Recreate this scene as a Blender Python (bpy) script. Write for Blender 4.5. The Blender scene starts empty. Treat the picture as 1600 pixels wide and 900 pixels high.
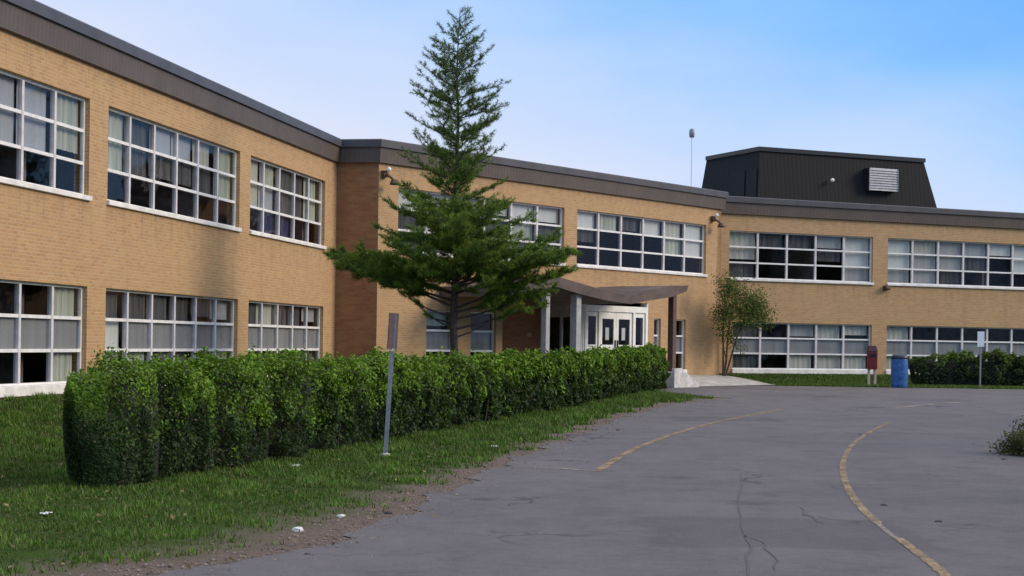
import bpy, bmesh, math, random
import numpy as np
from mathutils import Vector, Matrix, noise
R = math.radians
rng = np.random.default_rng(7)
random.seed(7)
scene = bpy.context.scene
C = scene.collection

# ------------------------------------------------------------ camera
EYE = 1.6
F = 2600.0; HX, HY = 800.0, 536.1; ROLL = 0.015
cam = bpy.data.cameras.new('camera'); camo = bpy.data.objects.new('camera', cam); C.objects.link(camo)
cam.sensor_width = 36; cam.lens = F/1600*36; cam.shift_y = (HY-450)/1600
cam.clip_start = 0.1; cam.clip_end = 3000
camo.matrix_world = Matrix.Translation((0, 0, EYE)) @ Matrix.Rotation(R(90), 4, 'X') @ Matrix.Rotation(ROLL, 4, 'Z')
scene.camera = camo
# ------------------------------------------------------------ world, sun, exposure
SUN_EL, SUN_TO = R(27), Vector((0.998, -0.04, 0)).normalized()   # horizontal direction towards the sun
w = bpy.data.worlds.new('World'); scene.world = w; w.use_nodes = True
nt = w.node_tree; nt.nodes.clear()
def N(nt, t, **k):
    n = nt.nodes.new(t)
    for a, b in k.items(): setattr(n, a, b)
    return n
def LK(nt, a, b): nt.links.new(a, b)
def math_n(nt, op, a, b=None, c=None, clamp=False):
    n = N(nt, 'ShaderNodeMath', operation=op, use_clamp=clamp)
    for i, v in enumerate((a, b, c)):
        if v is None: continue
        if isinstance(v, (int, float)): n.inputs[i].default_value = v
        else: LK(nt, v, n.inputs[i])
    return n.outputs[0]
sky = N(nt, 'ShaderNodeTexSky', sky_type='NISHITA'); sky.sun_disc = False
sky.sun_elevation = SUN_EL; sky.sun_rotation = math.atan2(SUN_TO.x, SUN_TO.y)
sky.dust_density = 1.5; sky.air_density = 1.0
tc = N(nt, 'ShaderNodeTexCoord'); sp = N(nt, 'ShaderNodeSeparateXYZ'); LK(nt, tc.outputs['Generated'], sp.inputs[0])
mp = N(nt, 'ShaderNodeMapping'); mp.inputs['Scale'].default_value = (5, 5, 14); LK(nt, tc.outputs['Generated'], mp.inputs[0])
cn = N(nt, 'ShaderNodeTexNoise'); cn.inputs['Scale'].default_value = 1.2; cn.inputs['Detail'].default_value = 5; LK(nt, mp.outputs[0], cn.inputs[0])
e = math_n(nt, 'MULTIPLY_ADD', sp.outputs[0], 0.27, sp.outputs[2])
e = math_n(nt, 'ADD', e, math_n(nt, 'MULTIPLY', math_n(nt, 'SUBTRACT', cn.outputs[0], 0.5), 0.10))
cr = N(nt, 'ShaderNodeValToRGB'); LK(nt, e, cr.inputs[0])
def srgb(r, g, b):
    return tuple(((c/255)/12.92 if c/255 <= .04045 else ((c/255+.055)/1.055)**2.4) for c in (r, g, b))
stops = [(0.0, (226, 228, 244)), (0.10, (216, 223, 247)), (0.165, (188, 213, 250)), (0.235, (130, 190, 250)), (0.30, (84, 163, 246)), (0.55, (170, 196, 230)), (0.9, (214, 214, 222))]
els = cr.color_ramp.elements
while len(els) < len(stops): els.new(0.5)
for el, (p, c) in zip(els, stops): el.position = p; el.color = (*srgb(*c), 1)
zen = N(nt, 'ShaderNodeMapRange', clamp=True); LK(nt, sp.outputs[2], zen.inputs[0]); zen.inputs[1].default_value = .35; zen.inputs[2].default_value = .8  # sky overhead brightened, added fill to lift the ambient light
sc = N(nt, 'ShaderNodeVectorMath', operation='SCALE'); LK(nt, cr.outputs[0], sc.inputs[0]); LK(nt, math_n(nt, 'MULTIPLY_ADD', zen.outputs[0], 9.0, 9.0), sc.inputs['Scale'])
mx = N(nt, 'ShaderNodeMix', data_type='RGBA'); mx.inputs[0].default_value = 0.86
LK(nt, sky.outputs[0], mx.inputs[6]); LK(nt, sc.outputs[0], mx.inputs[7])
bg = N(nt, 'ShaderNodeBackground'); bg.inputs[1].default_value = 0.1; LK(nt, mx.outputs[2], bg.inputs[0])
LK(nt, bg.outputs[0], N(nt, 'ShaderNodeOutputWorld').inputs[0])
sl = bpy.data.lights.new('sun', 'SUN'); so = bpy.data.objects.new('sun', sl); C.objects.link(so)
sl.energy = 1.85; sl.angle = R(22); sl.color = (1, 0.86, 0.68)
sd = Vector((SUN_TO.x*math.cos(SUN_EL), SUN_TO.y*math.cos(SUN_EL), math.sin(SUN_EL)))
so.rotation_euler = sd.to_track_quat('Z', 'Y').to_euler()
vs = scene.view_settings; vs.view_transform = 'Standard'; vs.look = 'None'; vs.exposure = 0.32; vs.gamma = 1; vs.use_curve_mapping = False
scene.render.engine = 'CYCLES'

# ------------------------------------------------------------ helpers
def derot(x, y):
    dx, dy = x-800, y-530
    return 800+dx*math.cos(ROLL)+dy*math.sin(ROLL), 530-dx*math.sin(ROLL)+dy*math.cos(ROLL)
def at(px, py, Y):
    x, y = derot(px, py); return Vector(((x-HX)/F*Y, Y, EYE+(HY-y)/F*Y))
def gnd(px, py, z=0):
    x, y = derot(px, py); Y = (EYE-z)*F/(y-HY); return Vector(((x-HX)/F*Y, Y, z))
def tag(o, label=None, cat=None, group=None, kind=None):
    if label: o['label'] = label
    if cat: o['category'] = cat
    if group: o['group'] = group
    if kind: o['kind'] = kind
    return o
def empty(name, loc=(0, 0, 0), rz=0):
    o = bpy.data.objects.new(name, None); o.location = loc; o.rotation_euler = (0, 0, rz); o.empty_display_size = .3
    C.objects.link(o); return o
def link(name, me, mats, parent=None, loc=None, rz=0):
    o = bpy.data.objects.new(name, me); C.objects.link(o)
    for m in (mats if isinstance(mats, (list, tuple)) else [mats]): me.materials.append(m)
    if parent: o.parent = parent
    if loc is not None: o.location = loc
    if rz: o.rotation_euler = (0, 0, rz)
    return o
class MB:
    def __init__(s): s.v = []; s.f = []; s.m = []; s.sm = []
    def add(s, vs, fs, mi=0, smooth=False):
        b = len(s.v); s.v += [tuple(v) for v in vs]
        for f in fs: s.f.append([i+b for i in f]); s.m.append(mi); s.sm.append(smooth)
    def box(s, x0, x1, y0, y1, z0, z1, mi=0):
        s.add([(x, y, z) for z in (z0, z1) for y in (y0, y1) for x in (x0, x1)],
              [(0, 2, 3, 1), (4, 5, 7, 6), (0, 1, 5, 4), (2, 6, 7, 3), (0, 4, 6, 2), (1, 3, 7, 5)], mi)
    def tube(s, pts, rad, n=8, mi=0, smooth=True, cap=True):
        pts = [Vector(p) for p in pts]; rad = rad if isinstance(rad, (list, tuple)) else [rad]*len(pts)
        rings = []
        up = Vector((0.31, 0.17, 0.93))
        for i, p in enumerate(pts):
            d = (pts[min(i+1, len(pts)-1)]-pts[max(i-1, 0)]).normalized()
            a = d.cross(up)
            if a.length < .1: a = d.cross(Vector((1, 0, 0)))
            a.normalize(); b = d.cross(a)
            rings.append([p+(a*math.cos(t)+b*math.sin(t))*rad[i] for t in [2*math.pi*k/n for k in range(n)]])
        vs = [q for r in rings for q in r]; fs = []
        for i in range(len(pts)-1):
            for k in range(n):
                fs.append((i*n+k, i*n+(k+1) % n, (i+1)*n+(k+1) % n, (i+1)*n+k))
        s.add(vs, fs, mi, smooth)
        if cap:
            s.add(rings[0], [tuple(range(n))], mi); s.add(rings[-1], [tuple(range(n-1, -1, -1))], mi)
    def lathe(s, prof, n=24, c=(0, 0, 0), mi=0, smooth=True):
        vs = [(c[0]+r*math.cos(2*math.pi*k/n), c[1]+r*math.sin(2*math.pi*k/n), c[2]+z) for r, z in prof for k in range(n)]
        fs = [(i*n+k, i*n+(k+1) % n, (i+1)*n+(k+1) % n, (i+1)*n+k) for i in range(len(prof)-1) for k in range(n)]
        s.add(vs, fs, mi, smooth)
    def mesh(s, name='m'):
        me = bpy.data.meshes.new(name); me.from_pydata(s.v, [], s.f)
        me.polygons.foreach_set('material_index', s.m); me.polygons.foreach_set('use_smooth', s.sm); me.update(); return me
def bevel(o, wd=.01, seg=2):
    m = o.modifiers.new('b', 'BEVEL'); m.width = wd; m.segments = seg; m.limit_method = 'ANGLE'
    return o
def arr_mesh(verts, k, col=None, name='m'):
    """verts (n,k,3) -> n faces of k corners each, colour per face"""
    n = verts.shape[0]; me = bpy.data.meshes.new(name)
    me.vertices.add(n*k); me.vertices.foreach_set('co', verts.reshape(-1).astype(np.float32))
    me.loops.add(n*k); me.loops.foreach_set('vertex_index', np.arange(n*k, dtype=np.int32))
    me.polygons.add(n); me.polygons.foreach_set('loop_start', np.arange(0, n*k, k, dtype=np.int32))
    me.update(calc_edges=True)
    if col is not None:
        a = me.color_attributes.new('tint', 'FLOAT_COLOR', 'POINT')
        c = np.ones((n, k, 4), np.float32); c[:, :, :3] = col[:, None, :] if col.ndim == 2 else col
        a.data.foreach_set('color', c.reshape(-1))
    return me

# ------------------------------------------------------------ materials
def mat(name, col, rough=.6, metal=0, spec=None, noise_s=None, noise_a=.15, bump=0, bump_s=40, vary=None):
    m = bpy.data.materials.new(name); m.use_nodes = True; nt = m.node_tree; b = nt.nodes['Principled BSDF']
    b.inputs['Roughness'].default_value = rough; b.inputs['Metallic'].default_value = metal
    if spec is not None: b.inputs['Specular IOR Level'].default_value = spec
    b.inputs['Base Color'].default_value = (*col, 1)
    t = N(nt, 'ShaderNodeTexCoord')
    if noise_s:
        n1 = N(nt, 'ShaderNodeTexNoise'); n1.inputs['Scale'].default_value = noise_s; n1.inputs['Detail'].default_value = 6
        n1.inputs['Roughness'].default_value = .65
        LK(nt, t.outputs['Object'], n1.inputs[0])
        x = N(nt, 'ShaderNodeMix', data_type='RGBA'); c2 = vary or tuple(c*(1-noise_a*2) for c in col)
        c1 = tuple(min(1, c*(1+noise_a)) for c in col)
        r = N(nt, 'ShaderNodeMapRange'); r.inputs[1].default_value = .32; r.inputs[2].default_value = .68; LK(nt, n1.outputs[0], r.inputs[0])
        LK(nt, r.outputs[0], x.inputs[0]); x.inputs[6].default_value = (*c2, 1); x.inputs[7].default_value = (*c1, 1)
        LK(nt, x.outputs[2], b.inputs['Base Color'])
    if bump:
        n2 = N(nt, 'ShaderNodeTexNoise'); n2.inputs['Scale'].default_value = bump_s; n2.inputs['Detail'].default_value = 5
        LK(nt, t.outputs['Object'], n2.inputs[0])
        bp = N(nt, 'ShaderNodeBump'); bp.inputs['Strength'].default_value = bump; bp.inputs['Distance'].default_value = .02
        LK(nt, n2.outputs[0], bp.inputs['Height']); LK(nt, bp.outputs[0], b.inputs['Normal'])
    return m
def mixc(nt, fac, a, b, mode='MIX'):
    x = N(nt, 'ShaderNodeMix', data_type='RGBA', blend_type=mode)
    for i, v in ((0, fac), (6, a), (7, b)):
        if isinstance(v, (int, float)): x.inputs[i].default_value = v
        elif isinstance(v, tuple): x.inputs[i].default_value = (*v, 1)
        else: LK(nt, v, x.inputs[i])
    return x.outputs[2]
def noise_n(nt, vec, scale, detail=5, rough=.6, lo=.3, hi=.7):
    n = N(nt, 'ShaderNodeTexNoise'); n.inputs['Scale'].default_value = scale; n.inputs['Detail'].default_value = detail
    n.inputs['Roughness'].default_value = rough; LK(nt, vec, n.inputs[0])
    r = N(nt, 'ShaderNodeMapRange', clamp=True); r.inputs[1].default_value = lo; r.inputs[2].default_value = hi; LK(nt, n.outputs[0], r.inputs[0])
    return r.outputs[0]
def brick_mat(name='ochre_brick', c1=(.465, .275, .118), c2=(.36, .187, .076), cm=(.47, .38, .26), stain=True):
    m = bpy.data.materials.new(name); m.use_nodes = True; nt = m.node_tree; b = nt.nodes['Principled BSDF']
    b.inputs['Roughness'].default_value = .85
    t = N(nt, 'ShaderNodeTexCoord'); s = N(nt, 'ShaderNodeSeparateXYZ'); LK(nt, t.outputs['Object'], s.inputs[0])
    u = math_n(nt, 'ADD', s.outputs[0], s.outputs[1]); cx = N(nt, 'ShaderNodeCombineXYZ'); LK(nt, u, cx.inputs[0]); LK(nt, s.outputs[2], cx.inputs[1])
    br = N(nt, 'ShaderNodeTexBrick'); LK(nt, cx.outputs[0], br.inputs['Vector'])
    br.inputs['Color1'].default_value = (*c1, 1); br.inputs['Color2'].default_value = (*c2, 1); br.inputs['Mortar'].default_value = (*cm, 1)
    br.inputs['Scale'].default_value = 1; br.inputs['Brick Width'].default_value = .21; br.inputs['Row Height'].default_value = .07
    br.inputs['Mortar Size'].default_value = .008; br.inputs['Mortar Smooth'].default_value = .2; br.inputs['Bias'].default_value = -.15
    big = noise_n(nt, cx.outputs[0], .55, 6, .6, .3, .75)
    mp = N(nt, 'ShaderNodeMapping'); mp.inputs['Scale'].default_value = (1.6, 5.5, 1); LK(nt, cx.outputs[0], mp.inputs[0])
    mid = noise_n(nt, mp.outputs[0], 1, 4, .7, .35, .7)
    col = mixc(nt, math_n(nt, 'MULTIPLY', big, .30), br.outputs[0], (.40, .20, .10))
    col = mixc(nt, math_n(nt, 'MULTIPLY', mid, .30), col, (.56, .36, .15))
    # vertical run-off streaks below sills and fascia
    mp2 = N(nt, 'ShaderNodeMapping'); mp2.inputs['Scale'].default_value = (2.2, .22, 1); LK(nt, cx.outputs[0], mp2.inputs[0])
    st = noise_n(nt, mp2.outputs[0], 1, 5, .7, .55, .8)
    col = mixc(nt, math_n(nt, 'MULTIPLY', st, .38), col, (.2, .12, .06))
    # grime that runs down below each row of sills and below the fascia
    mp3 = N(nt, 'ShaderNodeMapping'); mp3.inputs['Scale'].default_value = (5, .12, 1); LK(nt, cx.outputs[0], mp3.inputs[0]); st3 = noise_n(nt, mp3.outputs[0], 1, 5, .7, .45, .75)
    for z0_, ln_ in ((4.29, .9), (7.02, .5), (.5, .5)):
        dd_ = N(nt, 'ShaderNodeMapRange', clamp=True); LK(nt, s.outputs[2], dd_.inputs[0]); dd_.inputs[1].default_value = z0_-ln_; dd_.inputs[2].default_value = z0_
        below = math_n(nt, 'LESS_THAN', s.outputs[2], z0_)
        col = mixc(nt, math_n(nt, 'MULTIPLY', math_n(nt, 'MULTIPLY', dd_.outputs[0], below), math_n(nt, 'MULTIPLY', st3, .55)), col, (.17, .11, .07))
    LK(nt, col, b.inputs['Base Color'])
    bp = N(nt, 'ShaderNodeBump'); bp.inputs['Strength'].default_value = .5; bp.inputs['Distance'].default_value = .01
    LK(nt, math_n(nt, 'SUBTRACT', 1, br.outputs[1]), bp.inputs['Height']); LK(nt, bp.outputs[0], b.inputs['Normal'])
    return m
M = {}
M['brick'] = brick_mat()
M['brick_shaded'] = brick_mat('shaded_red_brick', (.27, .10, .042), (.19, .065, .03), (.20, .11, .06))  # darker copy of the brick; shade of return and recess walls painted in
M['white'] = mat('white_frame', (.80, .78, .76), .45, noise_s=6, noise_a=.08)
M['mull'] = mat('grey_mullion', (.66, .62, .62), .5, noise_s=5, noise_a=.1)
M['sill'] = mat('painted_sill', (.80, .76, .72), .6, noise_s=3, noise_a=.12)
M['cream'] = mat('cream_door_paint', (.84, .83, .78), .4, noise_s=3, noise_a=.06)
M['dark_metal'] = mat('dark_metal', (.03, .03, .035), .4, .5)
M['galv'] = mat('galvanised_steel', (.33, .33, .34), .45, .6, noise_s=20)
M['lamp'] = mat('lamp_glass', (.8, .78, .72), .2)
M['bronze'] = mat('bronze_lamp', (.10, .06, .035), .5, .3)
M['interior'] = mat('interior_paint', (.24, .20, .20), .9, noise_s=.7, noise_a=.4)
M['concrete'] = mat('concrete', (.42, .40, .37), .9, noise_s=2.5, noise_a=.2, bump=.2, bump_s=25)
M['canopy'] = mat('weathered_canopy', (.10, .072, .062), .8, noise_s=1.6, noise_a=.35, vary=(.06, .045, .04), bump=.2)
M['post'] = mat('grey_post_paint', (.42, .40, .40), .6, noise_s=5, noise_a=.15)
M['brownpost'] = mat('brown_post_paint', (.11, .055, .04), .6, noise_s=5, noise_a=.2)
M['roof'] = mat('roof_gravel', (.16, .15, .14), .95, noise_s=30)
def rib_mat(name, c, c2, period, rough=.55, strength=.5, uv=True):
    m = bpy.data.materials.new(name); m.use_nodes = True; nt = m.node_tree; b = nt.nodes['Principled BSDF']
    b.inputs['Roughness'].default_value = rough; b.inputs['Specular IOR Level'].default_value = .25
    t = N(nt, 'ShaderNodeTexCoord'); s = N(nt, 'ShaderNodeSeparateXYZ'); LK(nt, t.outputs['UV'], s.inputs[0])
    fr = math_n(nt, 'FRACT', math_n(nt, 'DIVIDE', s.outputs[0], period))
    rib = math_n(nt, 'SMOOTH_MIN', math_n(nt, 'MULTIPLY', fr, 6), math_n(nt, 'MULTIPLY', math_n(nt, 'SUBTRACT', 1, fr), 6), .2)
    rib = math_n(nt, 'MINIMUM', rib, 1)
    nz = noise_n(nt, t.outputs['UV'], 1.1, 6, .65)
    mp = N(nt, 'ShaderNodeMapping'); mp.inputs['Scale'].default_value = (5, .6, 1); LK(nt, t.outputs['UV'], mp.inputs[0])
    nz2 = noise_n(nt, mp.outputs[0], 1, 5, .7)
    col = mixc(nt, nz, c, c2); col = mixc(nt, math_n(nt, 'MULTIPLY', nz2, .35), col, tuple(x*.55 for x in c))
    col = mixc(nt, math_n(nt, 'MULTIPLY', math_n(nt, 'SUBTRACT', 1, rib), .35), col, tuple(x*.5 for x in c))
    LK(nt, col, b.inputs['Base Color'])
    bp = N(nt, 'ShaderNodeBump'); bp.inputs['Strength'].default_value = strength; bp.inputs['Distance'].default_value = .02
    LK(nt, rib, bp.inputs['Height']); LK(nt, bp.outputs[0], b.inputs['Normal'])
    return m
M['fascia'] = rib_mat('brown_fascia', (.145, .113, .095), (.105, .084, .074), .16, .5, .35)
M['cap'] = rib_mat('grey_fascia_cap', (.10, .095, .105), (.075, .072, .082), 1.9, .45, .2)
M['mansard'] = rib_mat('black_ribbed_cladding', (.010, .0098, .013), (.007, .0068, .010), .22, .75, .35)
M['louvre'] = mat('pale_louvre', (.40, .40, .41), .6, noise_s=4)
def glass_mat():
    m = bpy.data.materials.new('window_glass'); m.use_nodes = True; nt = m.node_tree; nt.nodes.clear()
    out = N(nt, 'ShaderNodeOutputMaterial'); t = N(nt, 'ShaderNodeTexCoord')
    nz = N(nt, 'ShaderNodeTexNoise'); nz.inputs['Scale'].default_value = 1.1; nz.inputs['Detail'].default_value = 2; LK(nt, t.outputs['Object'], nz.inputs[0])
    bp = N(nt, 'ShaderNodeBump'); bp.inputs['Strength'].default_value = .35; bp.inputs['Distance'].default_value = .03; LK(nt, nz.outputs[0], bp.inputs['Height'])
    fr = N(nt, 'ShaderNodeFresnel'); gg = N(nt, 'ShaderNodeNewGeometry'); LK(nt, math_n(nt, 'MULTIPLY_ADD', gg.outputs['Backfacing'], 1/1.5-1.5, 1.5), fr.inputs[0]); LK(nt, bp.outputs[0], fr.inputs['Normal'])
    tr = N(nt, 'ShaderNodeBsdfTransparent'); tr.inputs[0].default_value = (.74, .77, .78, 1)
    gl = N(nt, 'ShaderNodeBsdfGlossy'); gl.inputs[0].default_value = (.80, .73, .73, 1); gl.inputs['Roughness'].default_value = .03; LK(nt, bp.outputs[0], gl.inputs['Normal'])
    mx = N(nt, 'ShaderNodeMixShader'); LK(nt, math_n(nt, 'MULTIPLY', fr.outputs[0], .6, clamp=True), mx.inputs[0])
    LK(nt, tr.outputs[0], mx.inputs[1]); LK(nt, gl.outputs[0], mx.inputs[2]); LK(nt, mx.outputs[0], out.inputs[0]); return m
M['glass'] = glass_mat()
def blind(name, c, pat=.12):
    m = bpy.data.materials.new(name); m.use_nodes = True; nt = m.node_tree; b = nt.nodes['Principled BSDF']; b.inputs['Roughness'].default_value = .9
    t = N(nt, 'ShaderNodeTexCoord'); mp = N(nt, 'ShaderNodeMapping'); mp.inputs['Scale'].default_value = (9, 9, .35); LK(nt, t.outputs['Object'], mp.inputs[0])
    LK(nt, mixc(nt, noise_n(nt, mp.outputs[0], 1, 3, .5, .3, .7), tuple(x*(1-pat*1.6) for x in c), tuple(min(.9, x*(1+pat*.6)) for x in c)), b.inputs['Base Color']); return m
BL = {'w': blind('white_blind', (.86, .84, .80), .05), 'c': blind('cream_curtain', (.68, .64, .55), .12), 'g': blind('grey_blind', (.52, .50, .49), .1),
      'b': blind('blue_grey_blind', (.50, .50, .55), .05), 't': blind('foliage_reflection_curtain', (.60, .61, .50), .25), 'k': blind('dusky_reflection_blind', (.13, .12, .125), .4),  # 't' has foliage reflections in its colour, 'k' darker pane reflections
      'n': blind('navy_curtain', (.03, .035, .12), .2), 'p': blind('grey_infill_panel', (.36, .345, .35), .1)}
BLK = list(BL)
def leaf_mat(name, transl=.25, rough=.6):
    m = bpy.data.materials.new(name); m.use_nodes = True; nt = m.node_tree; nt.nodes.clear()
    out = N(nt, 'ShaderNodeOutputMaterial'); a = N(nt, 'ShaderNodeVertexColor', layer_name='tint')
    d = N(nt, 'ShaderNodeBsdfPrincipled'); d.inputs['Roughness'].default_value = rough; d.inputs['Specular IOR Level'].default_value = .25; LK(nt, a.outputs[0], d.inputs['Base Color'])
    tl = N(nt, 'ShaderNodeBsdfTranslucent'); LK(nt, mixc(nt, .5, a.outputs[0], (.10, .16, .01)), tl.inputs[0])
    mx = N(nt, 'ShaderNodeMixShader'); mx.inputs[0].default_value = transl
    LK(nt, d.outputs[0], mx.inputs[1]); LK(nt, tl.outputs[0], mx.inputs[2]); LK(nt, mx.outputs[0], out.inputs[0]); return m
M['leaf'] = leaf_mat('leaf'); M['needle'] = leaf_mat('needle', .22); M['grassblade'] = leaf_mat('grass_blade', .2)
M['bark'] = mat('dark_bark', (.075, .05, .04), .9, noise_s=14, noise_a=.35, bump=.6, bump_s=18)
M['hedge_core'] = mat('shaded_hedge_twigs', (.010, .014, .006), .95, noise_s=9, noise_a=.4)  # near-black: inner shade of the hedge put into the twig colour

# ------------------------------------------------------------ building frames (ground plan in metres)
L0 = Vector((-9.064, 29.451)); 
WG = {}
def wing(k, px, Z, th):
    x, _ = px, 0; o = Vector(((px-800)/F*Z, Z)); WG[k] = (o, Vector((math.sin(th), math.cos(th))), Vector((math.cos(th), -math.sin(th))), math.pi/2-th)
wing('L', 0, 29.451, .1717); wing('M', 592, 50.42, .6732); wing('R', 1130, 67.58, 1.1517)
def wp(k, s, out=0, z=0):
    o, e, n, a = WG[k]; p = o+e*s+n*out; return Vector((p.x, p.y, z))
def cross2(a, b): return a.x*b.y-a.y*b.x
S_L0, S_L1, S_M0, S_M1, S_R1 = -13.6, 21.45, -.11, 19.62, 25.5
p_e1 = wp('L', S_L1).xy; p_e2 = wp('M', S_M0).xy; p_m1 = wp('M', S_M1).xy
oR, eR, nR, aR = WG['R']; nM = WG['M'][2]
tq = cross2(oR-p_m1, eR)/cross2(-nM, eR); p_q = p_m1-nM*tq
S_R0 = (p_q-oR).dot(eR)
PATH = [wp('L', S_L0).xy, p_e1, p_e2, p_m1, p_q, wp('R', S_R1).xy]
zFT, zFB, zUT, zUS, zLT, zT1, zT2, zLB = 7.70, 7.00, 6.32, 4.29, 2.60, 1.97, 1.33, .69
RISE = .45

def wall_dist(X, Y):
    """outward distance from the facade line (numpy arrays), 0 inside"""
    d = np.full(X.shape, 1e9)
    for a, b in zip(PATH[:-1], PATH[1:]):
        ex, ey = b.x-a.x, b.y-a.y; L2 = ex*ex+ey*ey
        t = np.clip(((X-a.x)*ex+(Y-a.y)*ey)/L2, 0, 1)
        d = np.minimum(d, np.hypot(X-a.x-t*ex, Y-a.y-t*ey))
    poly = PATH+[PATH[-1]+Vector((-10, 60)), PATH[0]+Vector((-60, 80)), PATH[0]+Vector((-60, 0))]
    ins = np.zeros(X.shape, bool); n = len(poly)
    for i in range(n):
        a, b = poly[i], poly[(i+1) % n]
        c = ((a.y > Y) != (b.y > Y)) & (X < (b.x-a.x)*(Y-a.y)/((b.y-a.y) or 1e-9)+a.x)
        ins ^= c
    return np.where(ins, 0, d)
def sstep(a, b, x):
    t = np.clip((x-a)/(b-a), 0, 1); return t*t*(3-2*t)
def ground(X, Y):
    X = np.asarray(X, float); Y = np.asarray(Y, float)
    return np.maximum(.15*sstep(35, 62, Y), RISE*(1-sstep(.3, 4.3, wall_dist(X, Y)))+.0) 
def gz(x, y): return float(ground(np.array([x]), np.array([y]))[0])

# road left edge X(Y)
ed = [(2, -6.5), (6, -4.6), (8.6, -3.4), (11.5, -2.15), (13.4, -1.3), (16.7, -.82), (21.9, -.1), (27.5, .86), (37, 2.5), (44.3, 4.35), (47.6, 5.9), (48.6, 6.35), (49.8, 5.9), (52, 5.2), (54.5, 4.6), (57, 4.9), (60, 6.6), (62, 7.6)]
edY = np.array([a for a, b in ed]); edX = np.array([b for a, b in ed])
def wig(Y): return .10*np.sin(Y*2.1)+.06*np.sin(Y*5.3+1)+.04*np.sin(Y*11.7+2)+.03*np.sin(Y*23+.4)
def XL(Y): return np.interp(Y, edY, edX)+wig(Y)*np.clip(Y/18, .35, 1)

# ------------------------------------------------------------ ground sheet
xs = np.unique(np.concatenate([np.arange(-16, 30, .4), np.linspace(-700, -16, 30), np.linspace(30, 800, 30)]))
ys = np.unique(np.concatenate([np.arange(4, 78, .4), np.linspace(-300, 4, 16), np.linspace(78, 1500, 30)]))
def grid_sheet(name, xs, ys, zf, m, attr=None):
    X, Y = np.meshgrid(xs, ys); Z = zf(X, Y); nx, ny = len(xs), len(ys)
    v = np.stack([X, Y, Z], -1).reshape(-1, 3); i = np.arange(nx*ny).reshape(ny, nx)
    f = np.stack([i[:-1, :-1], i[:-1, 1:], i[1:, 1:], i[1:, :-1]], -1).reshape(-1, 4)
    me = bpy.data.meshes.new(name); me.from_pydata(v.tolist(), [], f.tolist()); me.polygons.foreach_set('use_smooth', [True]*len(f))
    if attr is not None:
        a = me.attributes.new('edge', 'FLOAT', 'POINT'); a.data.foreach_set('value', attr(X, Y).reshape(-1).astype(np.float32))
    me.update(); return link(name, me, m)
def soil_mat():
    m = bpy.data.materials.new('lawn_and_dirt'); m.use_nodes = True; nt = m.node_tree; b = nt.nodes['Principled BSDF']; b.inputs['Roughness'].default_value = .95
    b.inputs['Specular IOR Level'].default_value = .1
    g = N(nt, 'ShaderNodeNewGeometry'); P = g.outputs['Position']; at_ = N(nt, 'ShaderNodeAttribute', attribute_name='edge')
    n1 = noise_n(nt, P, 1.6, 6, .7, .25, .75); n2 = noise_n(nt, P, 9, 6, .7, .3, .7); n3 = noise_n(nt, P, 45, 4, .7, .3, .7); n4 = noise_n(nt, P, .5, 3, .6)
    grass = mixc(nt, n2, (.038, .080, .010), (.07, .125, .016)); grass = mixc(nt, math_n(nt, 'MULTIPLY', n4, .5), grass, (.075, .10, .018))
    dirt = mixc(nt, n2, (.20, .145, .115), (.30, .225, .18)); dirt = mixc(nt, math_n(nt, 'MULTIPLY', n3, .6), dirt, (.12, .09, .065))
    v = math_n(nt, 'ADD', at_.outputs['Fac'], math_n(nt, 'MULTIPLY', math_n(nt, 'SUBTRACT', n1, .5), .75))
    v = math_n(nt, 'ADD', v, math_n(nt, 'MULTIPLY', math_n(nt, 'SUBTRACT', n2, .5), .4))
    r = N(nt, 'ShaderNodeMapRange', clamp=True); LK(nt, v, r.inputs[0]); r.inputs[1].default_value = .30; r.inputs[2].default_value = 1.15
    LK(nt, mixc(nt, r.outputs[0], dirt, grass), b.inputs['Base Color'])
    bp = N(nt, 'ShaderNodeBump'); bp.inputs['Strength'].default_value = .8; bp.inputs['Distance'].default_value = .04; LK(nt, math_n(nt, 'ADD', n2, n3), bp.inputs['Height']); LK(nt, bp.outputs[0], b.inputs['Normal'])
    return m
def edgef(X, Y):
    d = XL(Y)-X                       # metres left of the asphalt edge
    wd = np.interp(Y, [8, 13, 22, 37, 48], [1.8, 1.35, .7, .8, 1.3])
    e = np.where(Y < 60, d/wd, 1.2)
    e = np.where(X > XL(Y)+.5, 1.2, e)
    # bare strip under the near hedge's road side
    return np.clip(e, 0, 1.6)
def terr(X, Y):
    inside = (X > XL(Y)+.35) & (Y < 61.6) & (X < 59) & (Y > 3)
    return ground(X, Y)-np.where(inside, .06, 0)
tag(grid_sheet('ground', xs, ys, terr, soil_mat(), edgef), kind='structure')

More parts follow.
